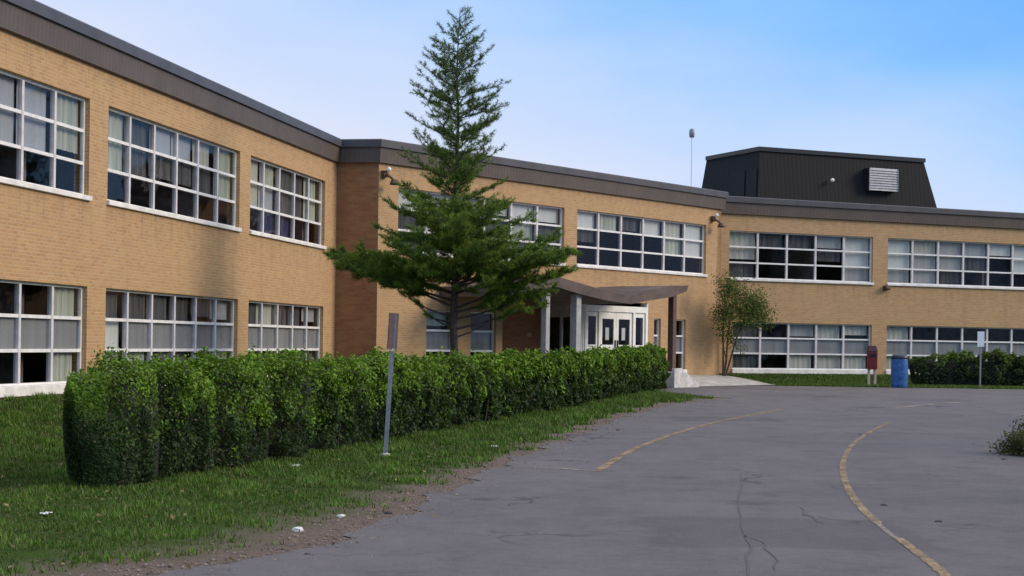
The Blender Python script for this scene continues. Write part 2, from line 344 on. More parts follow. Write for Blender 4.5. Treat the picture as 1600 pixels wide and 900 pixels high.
# ------------------------------------------------------------ road
def road_mat():
    m = bpy.data.materials.new('asphalt'); m.use_nodes = True; nt = m.node_tree; b = nt.nodes['Principled BSDF']
    b.inputs['Roughness'].default_value = .88; b.inputs['Specular IOR Level'].default_value = .2
    g = N(nt, 'ShaderNodeNewGeometry'); P = g.outputs['Position']
    mp = N(nt, 'ShaderNodeMapping'); mp.inputs['Scale'].default_value = (1, .35, 1); mp.inputs['Rotation'].default_value = (0, 0, -.5); LK(nt, P, mp.inputs[0])
    n0 = noise_n(nt, P, .35, 5, .6, .3, .7); n1 = noise_n(nt, mp.outputs[0], 1.1, 7, .75, .38, .66); n2 = noise_n(nt, P, 60, 4, .8, .25, .75); n3 = noise_n(nt, P, 7, 5, .7, .35, .7)
    n5 = noise_n(nt, P, 1.1, 7, .75, .42, .6); n6 = noise_n(nt, P, 140, 2, .6, .3, .7)
    c = mixc(nt, n0, (.080, .066, .070), (.158, .133, .133)); c = mixc(nt, math_n(nt, 'MULTIPLY', n1, .85), c, (.058, .048, .053))
    c = mixc(nt, math_n(nt, 'MULTIPLY', n5, .5), c, (.165, .14, .14))
    c = mixc(nt, math_n(nt, 'MULTIPLY', n3, .4), c, (.19, .165, .155)); c = mixc(nt, math_n(nt, 'MULTIPLY', n2, .5), c, (.055, .05, .052)); c = mixc(nt, math_n(nt, 'MULTIPLY', n6, .35), c, (.26, .24, .23))
    # a few squarish repair patches and round oil stains
    pv = N(nt, 'ShaderNodeTexVoronoi', distance='CHEBYCHEV'); pv.inputs['Scale'].default_value = .16; LK(nt, P, pv.inputs['Vector'])
    pm_ = N(nt, 'ShaderNodeMapRange', clamp=True); LK(nt, math_n(nt, 'ADD', pv.outputs[0], math_n(nt, 'MULTIPLY', n5, .03)), pm_.inputs[0]); pm_.inputs[1].default_value = .19; pm_.inputs[2].default_value = .21; pm_.inputs[3].default_value = 1; pm_.inputs[4].default_value = 0
    c = mixc(nt, math_n(nt, 'MULTIPLY', pm_.outputs[0], .30), c, (.07, .062, .066))
    ov = N(nt, 'ShaderNodeTexVoronoi'); ov.inputs['Scale'].default_value = .55; LK(nt, P, ov.inputs['Vector'])
    om = N(nt, 'ShaderNodeMapRange', clamp=True); LK(nt, math_n(nt, 'ADD', ov.outputs[0], math_n(nt, 'MULTIPLY', n3, .12)), om.inputs[0]); om.inputs[1].default_value = .06; om.inputs[2].default_value = .24; om.inputs[3].default_value = 1; om.inputs[4].default_value = 0
    c = mixc(nt, math_n(nt, 'MULTIPLY', om.outputs[0], .5), c, (.05, .043, .047))
    # cracks
    v = N(nt, 'ShaderNodeTexVoronoi', feature='DISTANCE_TO_EDGE'); v.inputs['Scale'].default_value = .45
    wv = N(nt, 'ShaderNodeTexNoise'); wv.inputs['Scale'].default_value = 1.5; wv.inputs['Detail'].default_value = 6; LK(nt, P, wv.inputs[0])
    ad = N(nt, 'ShaderNodeVectorMath', operation='MULTIPLY_ADD'); LK(nt, wv.outputs['Color'], ad.inputs[0]); ad.inputs[1].default_value = (1.3, 1.3, 0); LK(nt, P, ad.inputs[2]); LK(nt, ad.outputs[0], v.inputs['Vector'])
    ck = N(nt, 'ShaderNodeMapRange', clamp=True); LK(nt, v.outputs[0], ck.inputs[0]); ck.inputs[1].default_value = .004; ck.inputs[2].default_value = .022; ck.inputs[3].default_value = 1; ck.inputs[4].default_value = 0
    msk = noise_n(nt, P, .28, 3, .5, .52, .62)
    ckk = math_n(nt, 'MULTIPLY', math_n(nt, 'MULTIPLY', ck.outputs[0], msk), .65)
    c = mixc(nt, ckk, c, (.035, .03, .035))
    LK(nt, c, b.inputs['Base Color'])
    bp = N(nt, 'ShaderNodeBump'); bp.inputs['Strength'].default_value = .6; bp.inputs['Distance'].default_value = .012
    LK(nt, math_n(nt, 'SUBTRACT', math_n(nt, 'ADD', n2, n3), math_n(nt, 'MULTIPLY', ckk, 3)), bp.inputs['Height']); LK(nt, bp.outputs[0], b.inputs['Normal'])
    return m
M['asphalt'] = road_mat()
rY = np.concatenate([np.arange(2, 62.2, .2)])
mb = MB(); rows = []
steps = np.concatenate([np.arange(0, 16, .5), [16, 18, 20, 24, 30, 40, 52]])
for Y in rY:
    x0 = float(XL(np.array([Y]))[0])
    if Y > 61.7: x0 = max(x0, 7.6)
    X = x0+steps; rows.append(np.stack([X, np.full_like(X, Y), ground(X, np.full_like(X, Y))+.008+.0*X], -1))
A = np.array(rows); ny, nx = A.shape[:2]; i = np.arange(ny*nx).reshape(ny, nx)
mb.add(A.reshape(-1, 3).tolist(), np.stack([i[:-1, :-1], i[:-1, 1:], i[1:, 1:], i[1:, :-1]], -1).reshape(-1, 4).tolist(), 0, True)
tag(link('road', mb.mesh(), M['asphalt']), kind='structure')

def ribbon(pts, wd, dz, n=10):
    """flat strip draped over the ground along pts (x,y)"""
    P = [Vector(p[:2]) for p in pts]; Q = []
    for a in range(len(P)-1):
        p0, p1, p2, p3 = P[max(a-1, 0)], P[a], P[a+1], P[min(a+2, len(P)-1)]
        for k in range(n):
            t = k/n; Q.append(.5*((2*p1)+(-p0+p2)*t+(2*p0-5*p1+4*p2-p3)*t*t+(-p0+3*p1-3*p2+p3)*t**3))
    Q.append(P[-1]); v = []
    for j, q in enumerate(Q):
        d = (Q[min(j+1, len(Q)-1)]-Q[max(j-1, 0)]).normalized(); nn = Vector((-d.y, d.x))
        for s in (-1, 1):
            p = q+nn*wd/2*s*(1+.18*math.sin(j*2.3+s)+.1*math.sin(j*5.1)); v.append((p.x, p.y, gz(p.x, p.y)+dz))
    return v, [(2*j, 2*j+1, 2*j+3, 2*j+2) for j in range(len(Q)-1)]
def paint_mat(name, col, cover):
    m = bpy.data.materials.new(name); m.use_nodes = True; nt = m.node_tree; b = nt.nodes['Principled BSDF']; b.inputs['Roughness'].default_value = .8
    g = N(nt, 'ShaderNodeNewGeometry'); P = g.outputs['Position']; n1 = noise_n(nt, P, 1.6, 5, .7, .3, .7); n2 = noise_n(nt, P, 26, 5, .8, .3, .7)
    LK(nt, mixc(nt, n1, col, tuple(x*.62 for x in col)), b.inputs['Base Color'])
    a = N(nt, 'ShaderNodeMapRange', clamp=True); LK(nt, math_n(nt, 'ADD', math_n(nt, 'MULTIPLY', n1, .45), math_n(nt, 'MULTIPLY', n2, .75)), a.inputs[0]); a.inputs[1].default_value = cover-.12; a.inputs[2].default_value = cover+.22; a.inputs[3].default_value = .92; a.inputs[4].default_value = .10
    LK(nt, a.outputs[0], b.inputs['Alpha']); return m
M['yellow'] = paint_mat('worn_yellow_paint', (.33, .22, .105), .64)
M['faint'] = paint_mat('faded_line', (.40, .32, .24), .5)
def line(px, wd, m, dz=.014, n=10):
    v, f = ribbon([gnd(*p) for p in px], wd, dz, n); b = MB(); b.add(v, f); return tag(link('road_marking', b.mesh(), m), kind='structure')
line([(934, 738), (965, 717), (1000, 699), (1060, 677), (1130, 658), (1225, 641)], .11, M['yellow'])
line([(805, 731), (870, 733), (934, 738)], .12, M['faint'])
line([(1388, 661), (1356, 678), (1332, 696), (1320, 715), (1317, 737), (1325, 765), (1345, 794), (1372, 820)], .085, M['yellow'])
line([(1372, 820), (1385, 832), (1400, 843)], .05, M['faint'])
line([(1404, 843), (1435, 867), (1468, 893), (1500, 925)], .08, M['yellow'])
line([(1400, 640), (1450, 636), (1500, 633)], .25, M['faint'])
M['crack'] = mat('open_crack', (.05, .044, .048), .95, noise_s=20, noise_a=.3, vary=(.09, .08, .085))
def crack(px, wd):
    pts = []
    for a, b in zip(px[:-1], px[1:]):
        for k in range(4):
            t = k/4; q = gnd(a[0]+(b[0]-a[0])*t, a[1]+(b[1]-a[1])*t); pts.append((q.x+random.uniform(-.03, .03), q.y+random.uniform(-.05, .05)))
    v, f = ribbon(pts, wd, .012, 3); b = MB(); b.add(v, f); return tag(link('road_crack', b.mesh(), M['crack']), kind='structure')
crack([(1157, 742), (1158, 790), (1163, 835), (1170, 870), (1178, 930)], .018)
crack([(1163, 838), (1190, 848), (1205, 870), (1218, 900)], .014)
crack([(1262, 806), (1278, 818), (1296, 822)], .022)
crack([(1250, 795), (1264, 812)], .02)

# ------------------------------------------------------------ walkway and kerb in front of the entrance
mb = MB(); ss = np.arange(5.4, 19.2, .4); oo = np.arange(.0, 3.3, .3)
G = np.array([[list(wp('M', s, o)[:2]) for o in oo] for s in ss]); Z = ground(G[..., 0], G[..., 1])+.02
v = np.concatenate([G, Z[..., None]], -1); ny, nx = v.shape[:2]; i = np.arange(ny*nx).reshape(ny, nx)
mb.add(v.reshape(-1, 3).tolist(), np.stack([i[:-1, :-1], i[:-1, 1:], i[1:, 1:], i[1:, :-1]], -1).reshape(-1, 4).tolist(), 0, True)
tag(link('walkway', mb.mesh(), M['concrete']), kind='structure')

# ------------------------------------------------------------ the school
school = empty('school_building', (0, 0, 0))
tag(school, 'two-storey ochre brick school with bands of white-framed windows and dark roof fascia', 'building')
def wing_obj(name, k, me, m, parent=school, s=0, out=0, z=0):
    o = link(name, me, m, parent, wp(k, s, out, z), WG[k][3]); return o
def wall_mesh(s0, s1, z0, z1, ops, th=.32):
    """ops (a,b,c,d): s from a to b, z from c to d; local y points inwards"""
    mb = MB(); bs = sorted({s0, s1, *[a for a, *_ in ops], *[o[1] for o in ops]})
    for a, b in zip(bs[:-1], bs[1:]):
        cur = z0
        for o in sorted([o for o in ops if o[0] <= a+1e-6 and o[1] >= b-1e-6], key=lambda o: o[2]):
            if o[2] > cur+1e-6: mb.box(a, b, 0, th, cur, o[2])
            cur = o[3]
        if z1 > cur+1e-6: mb.box(a, b, 0, th, cur, z1)
    return mb.mesh()
wins = {'L': [], 'M': [], 'R': []}
def window(k, s0, s1, up, codes, n=None, low_sill=True, z0=None, z1=None, label=None):
    """codes: rows top to bottom, one letter per pane"""
    if up: zt, zb = zUT, zUS; sillh = .10
    else: zt, zb = zLT, .50; sillh = .19
    if z0 is not None: zb = z0
    if z1 is not None: zt = z1
    wins[k].append((s0, s1, zb, zt)); W = s1-s0; n = n or len(codes[0]); Hh = zt-zb; pw = W/n
    rows = len(codes); yb = sillh; yt = Hh; rh = (yt-yb)/rows
    fr = MB(); d0, d1 = .10, .17
    bx = fr.box
    bx(0, .055, d0, d1, yb, yt); bx(W-.055, W, d0, d1, yb, yt)
    bx(.055, W-.055, d0, d1, yt-.05, yt); bx(.055, W-.055, d0, d1, yb, yb+.04)
    for j in range(1, n): bx(j*pw-.045, j*pw+.045, d0-.012, d1+.01, yb+.04, yt-.05, 1)
    for r in range(1, rows):
        zc = yt-r*rh
        for j in range(n):
            a = .055 if j == 0 else j*pw+.045; b = W-.055 if j == n-1 else (j+1)*pw-.045
            bx(a, b, d0-.004, d1-.01, zc-.032, zc+.032)
    fo = wing_obj('window', k, fr.mesh(), [M['white'], M['mull']], school, s0, 0, zb)
    if label: fo['label'] = label
    sm = MB(); sm.box(-.04, W+.04, -.07, .2, .0, sillh-.002); so_ = link('sill', sm.mesh(), M['sill'], fo); bevel(so_, .012)
    gm = MB()
    for j in range(n):
        for r in range(rows):
            a = j*pw+.045 if j else .055; b = (j+1)*pw-.045 if j < n-1 else W-.055
            gm.add([(a, .138, yt-(r+1)*rh+.03), (b, .138, yt-(r+1)*rh+.03), (b, .138, yt-r*rh-.03), (a, .138, yt-r*rh-.03)], [(0, 1, 2, 3)])
    link('pane', gm.mesh(), M['glass'], fo)
    pm = MB()
    for j in range(n):
        r = 0
        while r < rows:
            c = codes[r][j]; r2 = r
            while r2+1 < rows and codes[r2+1][j] == c: r2 += 1
            a = j*pw+.03; b = (j+1)*pw-.03; z0_ = yt-(r2+1)*rh; z1_ = yt-r*rh; r = r2+1
            if c == 'd': continue
            if c == 'p': pm.box(a-.02, b+.02, .18, .22, z0_, z1_, 0); continue
            A_, B_ = a+random.uniform(0, .05), b-random.uniform(0, .12 if c in 'tck' else .03)
            nf = 16; vs = []; q = random.uniform(0, 6); jit = random.uniform(0, .05); bb = MB()
            bot = z0_+(random.uniform(0, .2) if r2 < rows-1 and random.random() < .5 else -.01)
            for t in range(nf+1):
                x = A_+(B_-A_)*t/nf; y = .23+jit+(.022 if c in 'tck' else .004)*math.sin(t*1.9+q); vs += [(x, y, bot), (x, y, z1_+.01)]
            bb.add(vs, [(2*t, 2*t+2, 2*t+3, 2*t+1) for t in range(nf)], 0, True); link('blind', bb.mesh(), BL[c], fo)
    if pm.v: link('infill_panel', pm.mesh(), BL['p'], fo)
    return fo
# left wing
PW = 1.362
window('L', -12.2, -5.2, True, ['bbgbt', 'bbgbt', 'ddddd'])
window('L', -12.2, -5.2, False, ['ddddt', 'ppppp', 'ddddt'])
window('L', -4.45, 3.62, True, ['bbbbbt', 'bbbbbt', 'dddddd'])
window('L', -4.45, 3.62, False, ['dddddt', 'pppppp', 'dddddt'])
window('L', 4.52, 12.6, True, ['tkbbct', 'tkkkkt', 'dddddd'])
window('L', 4.52, 12.6, False, ['kkkkkg', 'wppppp', 'ctkkkg'])
window('L', 13.42, 20.2, True, ['ctkkt', 'cbkkt', 'dnndd'])
window('L', 13.42, 20.2, False, ['kckkg', 'ppppp', 'kkkkk'])
# middle wing
window('M', .78, 9.28, True, ['wwccww', 'ktkktk', 'kkddkd'])
window('M', 10.03, 18.52, True, ['wtkwcw', 'kdddtw', 'dddddd'])
window('M', 2.16, 3.52, False, ['t', 'p', 'd']); window('M', 4.32, 5.62, False, ['d', 'p', 'd'])
window('M', 14.95, 15.42, False, ['d', 'p', 'd']); window('M', 16.45, 17.15, False, ['d', 'p', 'd'])
# right wing
window('R', .22, 7.30, True, ['ckkgw', 'cddkw', 'kdddg'])
window('R', 8.07, 17.6, True, ['wcggwww', 'wggkdwc', 'ggkdddd'])
window('R', 18.4, 24.6, True, ['wgcww', 'wgdww', 'ddddd'])
window('R', .45, 7.30, False, ['kdgcc', 'ppppp', 'kdccc'])
window('R', 8.07, 17.6, False, ['cdddddd', 'ppppppp', 'ckdkdkk'])
window('R', 18.4, 24.6, False, ['ddddd', 'ppppp', 'kkkkk'])

ENT = (5.95, 14.55)      # opening of the entrance recess in the middle wing
zb = .0
wing_obj('wall', 'L', wall_mesh(S_L0, S_L1, zb, zFT-.25, wins['L']), M['brick'])
wing_obj('wall', 'M', wall_mesh(S_M0, S_M1, zb, zFT-.25, wins['M']+[(ENT[0], ENT[1], zb, 3.15)]), M['brick'])
wing_obj('wall', 'R', wall_mesh(S_R0, S_R1, zb, zFT-.25, wins['R']), M['brick'])
def seg_wall(a, b, m, name='wall', z0=0, z1=zFT-.25, th=.32):
    d = b-a; mb = MB(); mb.box(0, d.length, 0, th, z0, z1)
    return link(name, mb.mesh(), m, school, (a.x, a.y, 0), math.atan2(d.y, d.x))
o = seg_wall(p_e1+Vector((-.0, .0)), p_e2, M['brick_shaded']); o['label'] = 'narrow red-brown brick return wall facing the road, darkened in colour for shade'
seg_wall(p_m1, p_q, M['brick'])
D = 15
bL0, bL1 = wp('L', S_L0, -D).xy, wp('L', 30, -D).xy; bR1 = wp('R', S_R1, -D).xy; bR0 = wp('R', 3, -D).xy
back = [PATH[-1], bR1, bR0, bL1, bL0, PATH[0]]
for a, b in zip(back[:-1], back[1:]): seg_wall(a, b, M['brick'], 'wall')
mb = MB(); poly = PATH+[bR1, bR0, bL1, bL0]; mb.add([(p.x, p.y, zFT-.3) for p in poly], [tuple(range(len(poly)))])
link('roof', mb.mesh(), M['roof'], school)
# interior shell behind the glass (rooms)
for k, a, b in (('L', S_L0+.5, S_L1-.4), ('R', S_R0+.5, S_R1-.5)):
    mb = MB(); mb.box(a, b, 5.2, 5.4, 0, 7.3); mb.box(a, b, .33, 5.2, .3, .42); mb.box(a, b, .33, 5.2, 2.75, 4.15); mb.box(a, b, .33, 5.2, 6.45, 6.55)
    s = a+6
    while s < b: mb.box(s, s+.12, .5, 5.2, .42, 2.75); mb.box(s, s+.12, .5, 5.2, 4.15, 6.45); s += 8.9
    wing_obj('interior', k, mb.mesh(), M['interior'])
mb = MB(); a, b = .4, S_M1-.4
mb.box(a, b, 5.2, 5.4, 0, 7.3); mb.box(a, b, .33, 5.2, 3.3, 4.15); mb.box(a, b, .33, 5.2, 6.45, 6.55); mb.box(a, 5.7, .33, 5.2, .3, .42); mb.box(14.8, b, .33, 5.2, .3, .42)
wing_obj('interior', 'M', mb.mesh(), M['interior'])

# fascia as a mitred strip round the facade
def strip(name, path, prof, m, parent=school):
    """prof: list of (out, z); path: list of xy; uv = (distance, profile length)"""
    n = len(path); mit = []
    for i, p in enumerate(path):
        ns = []
        for a, b in ((i-1, i), (i, i+1)):
            if a >= 0 and b < n:
                d = (path[b]-path[a]).normalized(); ns.append(Vector((d.y, -d.x)))
        if len(ns) == 2: q = (ns[0]+ns[1]).normalized(); q = q/max(.3, q.dot(ns[0]))
        else: q = ns[0]
        mit.append(q)
    v = []; f = []; uv = []; dist = [0]
    for i in range(1, n): dist.append(dist[-1]+(path[i]-path[i-1]).length)
    pl = [0]
    for i in range(1, len(prof)): pl.append(pl[-1]+math.hypot(prof[i][0]-prof[i-1][0], prof[i][1]-prof[i-1][1]))
    k = len(prof)
    for p, q in zip(path, mit):
        for o_, z in prof: v.append((p.x+q.x*o_, p.y+q.y*o_, z))
    for i in range(n-1):
        for j in range(k-1):
            f.append((i*k+j, (i+1)*k+j, (i+1)*k+j+1, i*k+j+1)); uv += [(dist[i], pl[j]), (dist[i+1], pl[j]), (dist[i+1], pl[j+1]), (dist[i], pl[j+1])]
    me = bpy.data.meshes.new(name); me.from_pydata(v, [], f); u = me.uv_layers.new(name='UVMap')
    u.data.foreach_set('uv', [c for p in uv for c in p]); me.update(); return link(name, me, m, parent)
strip('fascia', PATH, [(-.05, zFB-.02), (.10, zFB), (.10, zFB+.02), (.14, zFT-.22), (.0, zFT-.22)], M['fascia'])
strip('roof_edge', PATH, [(.05, zFT-.24), (.20, zFT-.24), (.20, zFT-.03), (.17, zFT), (-.35, zFT), (-.35, zFT-.35)], M['cap'])

# mansard plant room on the right wing
def on_plane(px, py, k, out):
    """point where the ray through a photo pixel meets a wing's plane shifted outwards"""
    x, y = derot(px, py); d = Vector(((x-HX)/F, 1.0)); o, e_, n_, a = WG[k]; o2 = o+n_*out
    t = (o2).dot(n_)/d.dot(n_); return Vector((d.x*t, t, EYE+(HY-y)/F*t)), (Vector((d.x*t, t))-o).dot(e_)
OUT = -5.5
pt1, s1 = on_plane(1187, 232, 'R', OUT); pt2, s2 = on_plane(1442, 247, 'R', OUT)
ztop = (pt1.z+pt2.z)/2; zbase = zFT-.3; sl_ = .27*(ztop-zbase); dep = 4.6
mb_v = []
def mp_(s, o_, z): return wp('R', s, o_, z)
top = [mp_(s1, OUT, ztop), mp_(s2, OUT, ztop), mp_(s2, OUT-dep, ztop), mp_(s1, OUT-dep, ztop)]
bot = [mp_(s1-.4*sl_, OUT+sl_*.5, zbase), mp_(s2+sl_, OUT+sl_*.5, zbase), mp_(s2+sl_, OUT-dep-sl_*.5, zbase), mp_(s1-.4*sl_, OUT-dep-sl_*.5, zbase)]
me = bpy.data.meshes.new('mansard'); vv = bot+top; ff = [(0, 1, 5, 4), (1, 2, 6, 5), (2, 3, 7, 6), (3, 0, 4, 7), (4, 5, 6, 7)]
me.from_pydata([tuple(v) for v in vv], [], ff); u = me.uv_layers.new(name='UVMap'); uvs = []
for f in ff:
    a = Vector(vv[f[0]]); ex = (Vector(vv[f[1]])-a).normalized()
    for i_ in f: d = Vector(vv[i_])-a; uvs += [d.dot(ex), d.z]
u.data.foreach_set('uv', uvs); me.update()
plant = link('plant_room', me, M['mansard'], school); plant['label'] = 'black ribbed mansard plant room on the flat roof of the right wing'
strip('roof_edge', [Vector(mp_(s1, OUT-dep, 0).xy), Vector(mp_(s1, OUT, 0).xy), Vector(mp_(s2, OUT, 0).xy), Vector(mp_(s2, OUT-dep, 0).xy)],
      [(0, ztop-.16), (.09, ztop-.16), (.09, ztop+.03), (-.3, ztop+.03)], M['dark_metal'], plant)
# dormer louvre box
pa, sa = on_plane(1358, 262, 'R', OUT+.5); pb, sb = on_plane(1402, 300, 'R', OUT+.5)
mb = MB(); hz = pa.z-pb.z; Wl = sb-sa; mb.box(0, Wl, 0, 1.2, 0, hz, 0)
lo = wing_obj('dormer', 'R', mb.mesh(), M['dark_metal'], plant, sa, OUT+.5, pb.z)
mb = MB(); nsl = 9
for j in range(nsl):
    z = hz*(j+.1)/nsl; mb.add([(.05, -.05, z), (Wl-.02, -.05, z), (Wl-.02, -.008, z+hz/nsl*.95), (.05, -.008, z+hz/nsl*.95)], [(0, 1, 2, 3)])
mb.box(0, .05, -.06, -.005, 0, hz); mb.box(Wl-.02, Wl, -.06, -.005, 0, hz)
lv_ = link('louvre', mb.mesh(), M['louvre'], None, (sa, 0, 0)); lv_.parent = plant; lv_.location = wp('R', sa, OUT+.5, pb.z); lv_.rotation_euler = (0, 0, WG['R'][3])
# two dark doorways on its left slope, small lamp on its front
left_n = (Vector(top[0])-Vector(top[3])).normalized()
def left_pt(a, z):   # a metres back from the front edge, on the sloped left side
    t = (z-zbase)/(ztop-zbase); f0 = Vector(bot[0]).lerp(top[0], t); b0 = Vector(bot[3]).lerp(top[3], t)
    return f0+(b0-f0).normalized()*a
eo = -WG['R'][1]; eo = Vector((eo.x, eo.y, 0))
for a0, a1 in ((.12, .95), (1.12, 2.3)):
    z0_, z1_ = zbase+.1, ztop-.95; mb = MB(); P4 = [left_pt(a0, z0_), left_pt(a1, z0_), left_pt(a1, z1_), left_pt(a0, z1_)]
    mb.add([p+eo*.05 for p in P4]+[p-eo*.1 for p in P4], [(3, 2, 1, 0), (0, 1, 5, 4), (1, 2, 6, 5), (2, 3, 7, 6), (3, 0, 4, 7)])
    link('doorway', mb.mesh(), mat('black_opening', (.006, .006, .008), .9), plant)
pl_, sl2 = on_plane(1297, 282, 'R', OUT+.2); mb = MB(); mb.lathe([(0, -.09), (.07, -.07), (.1, 0), (.07, .07), (0, .09)], 12); lp = link('lamp', mb.mesh(), M['lamp'], plant, pl_+Vector((nR.x, nR.y, 0))*.18)

# entrance: recess, doors, canopy
s0, s1_ = ENT; RD = 1.9; VS = 10.45         # vestibule from VS to s1_
mb = MB(); mb.box(s0-.3, VS+.1, RD, RD+.2, 0, 3.15); mb.box(s0-.3, s0, .32, RD, 0, 3.15)
o = wing_obj('recess_wall', 'M', mb.mesh(), M['brick_shaded'])
mb = MB(); mb.box(s0-.3, s1_+.3, .321, 5.1, 3.152, 3.29); wing_obj('recess_ceiling', 'M', mb.mesh(), M['post'])
mb = MB(); mb.box(s0-.2, s1_+.1, .0, 5.1, .2, .46); wing_obj('doorstep', 'M', mb.mesh(), M['concrete'])
# vestibule side screen (dark glass in grey frame)
mb = MB()
for y in (.0, .9, RD-.08): mb.box(VS-.03, VS+.05, y, y+.09, .46, 3.15)
mb.box(VS-.02, VS+.04, .09, RD-.08, .46, .9); mb.box(VS-.02, VS+.04, .09, RD-.08, 2.55, 3.15)
vs_ = wing_obj('side_screen', 'M', mb.mesh(), M['post']); mb = MB(); mb.add([(VS, .09, .9), (VS, RD-.08, .9), (VS, RD-.08, 2.55), (VS, .09, 2.55)], [(0, 1, 2, 3)])
g_ = link('pane', mb.mesh(), M['glass'], vs_)
# door set
zs = .462; zt = 3.0; d0_ = VS+.12; d1_ = s1_-.06; Wd = d1_-d0_
mb = MB(); mb.box(d0_, d0_+.12, -.03, .12, zs, zt); mb.box(d1_-.12, d1_, -.03, .12, zs, zt); mb.box(d0_+.12, d1_-.12, -.03, .12, zt-.22, zt)
sw = .82; mb.box(d0_+sw, d0_+sw+.12, -.03, .12, zs, zt-.22); mb.box(d1_-sw-.12, d1_-sw, -.03, .12, zs, zt-.22)
mb.box(d0_-.2, d0_-.002, .0, .3, zs, 3.14); mb.box(d1_+.002, s1_, 0, .3, zs, 3.14)
df = wing_obj('door_frame', 'M', mb.mesh(), M['cream'])
def leaf(a, b, name, m, fr=.12, mid=(.85, 1.12), low=True):
    mb = MB(); z0, z1 = zs+.01, zt-.235; y0, y1 = .02, .07
    mb.box(a, a+fr, y0, y1, z0, z1); mb.box(b-fr, b, y0, y1, z0, z1); mb.box(a+fr, b-fr, y0, y1, z1-fr*1.6, z1); mb.box(a+fr, b-fr, y0, y1, z0, z0+.25)
    mb.box(a+fr, b-fr, y0, y1, z0+mid[0], z0+mid[1]); o = link(name, mb.mesh(), m, df)
    for c0, c1 in ((z0+.25, z0+mid[0]), (z0+mid[1], z1-fr*1.6)):
        g = MB(); g.add([(a+fr, .045, c0), (b-fr, .045, c0), (b-fr, .045, c1), (a+fr, .045, c1)], [(0, 1, 2, 3)]); link('pane', g.mesh(), M['glass'], df)
a, b = d0_+sw+.125, d1_-sw-.125; c = (a+b)/2
for nm, x0, x1, fr in (('sidelight', d0_+.13, d0_+sw-.005, .10), ('door', a, c-.006, .15), ('door', c+.006, b, .15), ('sidelight', d1_-sw+.005, d1_-.13, .10)):
    leaf(x0, x1, nm, M['cream'], fr)
for x in (c-.09, c+.06):
    mb = MB(); mb.box(x, x+.03, -.02, .02, zs+1.0, zs+1.3); link('door_handle', mb.mesh(), M['dark_metal'], df)
# notices behind the door glass
for x in (c-.62, c+.40):
    mb = MB(); mb.box(x, x+.22, .055, .06, zs+1.3, zs+1.75); link('notice', mb.mesh(), BL['w'], df)
# canopy: a folded slab (gull-wing) on posts
prof = []
def can_pt(px, py, out): p, s = on_plane(px, py, 'M', out); return s, p.z
CO = 2.9
top_px = [(798, 447), (866, 431), (905, 442), (945, 454), (985, 463), (1012, 453), (1045, 447), (1076, 446)]
bot_px = [(798, 463), (866, 447), (905, 459), (945, 469), (985, 475), (1018, 469), (1050, 464), (1073, 455)]
mb = MB(); T = [can_pt(*p, CO) for p in top_px]; B = [can_pt(*p, CO) for p in bot_px]; n = len(T)
vv = [(s, -CO, z) for s, z in T]+[(s, -CO, z) for s, z in B]+[(s, -.02, z+.0) for s, z in T]+[(s, -.02, z) for s, z in B]
ff = []
for i_ in range(n-1):
    ff += [(i_, n+i_, n+i_+1, i_+1), (2*n+i_, 2*n+i_+1, 3*n+i_+1, 3*n+i_), (i_, i_+1, 2*n+i_+1, 2*n+i_), (n+i_, 3*n+i_, 3*n+i_+1, n+i_+1)]
ff += [(0, 2*n, 3*n, n), (n-1, 2*n-1, 4*n-1, 3*n-1)]
mb.add(vv, ff); can = wing_obj('canopy', 'M', mb.mesh(), M['canopy']); can['label'] = 'dark gull-wing entrance canopy folded up at both sides over the white doors'
def zcan(s): return float(np.interp(s, [b[0] for b in B], [b[1] for b in B]))
for px, out, m, wd in ((852, 2.6, M['post'], .2), (899, 2.6, M['post'], .26), (1050, 2.6, M['brownpost'], .22), (852, .3, M['post'], .2)):
    p, s = on_plane(px, 520, 'M', out); z0 = gz(*wp('M', s, out).xy); mb = MB(); mb.box(-wd/2, wd/2, -wd/2, wd/2, 0, zcan(s)-z0+.03)
    o = wing_obj('canopy_post', 'M', mb.mesh(), m, school, s, out, z0); bevel(o, .01)
# flood lights
def flood(px, py, k, out, label):
    p, s = on_plane(px, py, k, out)
    mb = MB(); mb.box(-.1, .1, -.05, out, -.1, .1); mb.tube([(0, -.02, 0), (0, -.25, -.12), (.06, -.32, -.22)], .04, 8)
    mb.lathe([(.03, .10), (.11, .07), (.15, -.02), (.16, -.07), (.13, -.07)], 14, (.1, -.30, -.26)); o = wing_obj('floodlight', k, mb.mesh(), M['bronze'], school, s, out, p.z)
    mb = MB(); mb.lathe([(0, .10), (.06, .07), (.08, .01), (.06, -.04), (0, -.05)], 12, (.0, -.14, .12)); link('lens', mb.mesh(), M['lamp'], o); o['label'] = label
    return o
flood(602, 272, 'M', .08, 'small floodlight under the fascia at the left corner of the middle wing')
flood(1115, 342, 'M', .08, 'small floodlight under the fascia at the right corner of the middle wing')
p, s = on_plane(1384, 449, 'R', .05); mb = MB(); mb.box(-.13, .13, -.16, .05, -.12, .06); mb.box(-.09, .09, -.2, -.16, -.1, .0); o = wing_obj('wall_lamp', 'R', mb.mesh(), M['bronze'], school, s, .05, p.z); bevel(o, .02)
# little red sign in the recess
p, s = on_plane(826, 523, 'M', -RD+.03); mb = MB(); mb.box(-.14, .14, -.02, .01, -.07, .07); wing_obj('plaque', 'M', mb.mesh(), mat('pale_red_plaque', (.55, .28, .22), .6), school, s, -RD+.03, p.z)

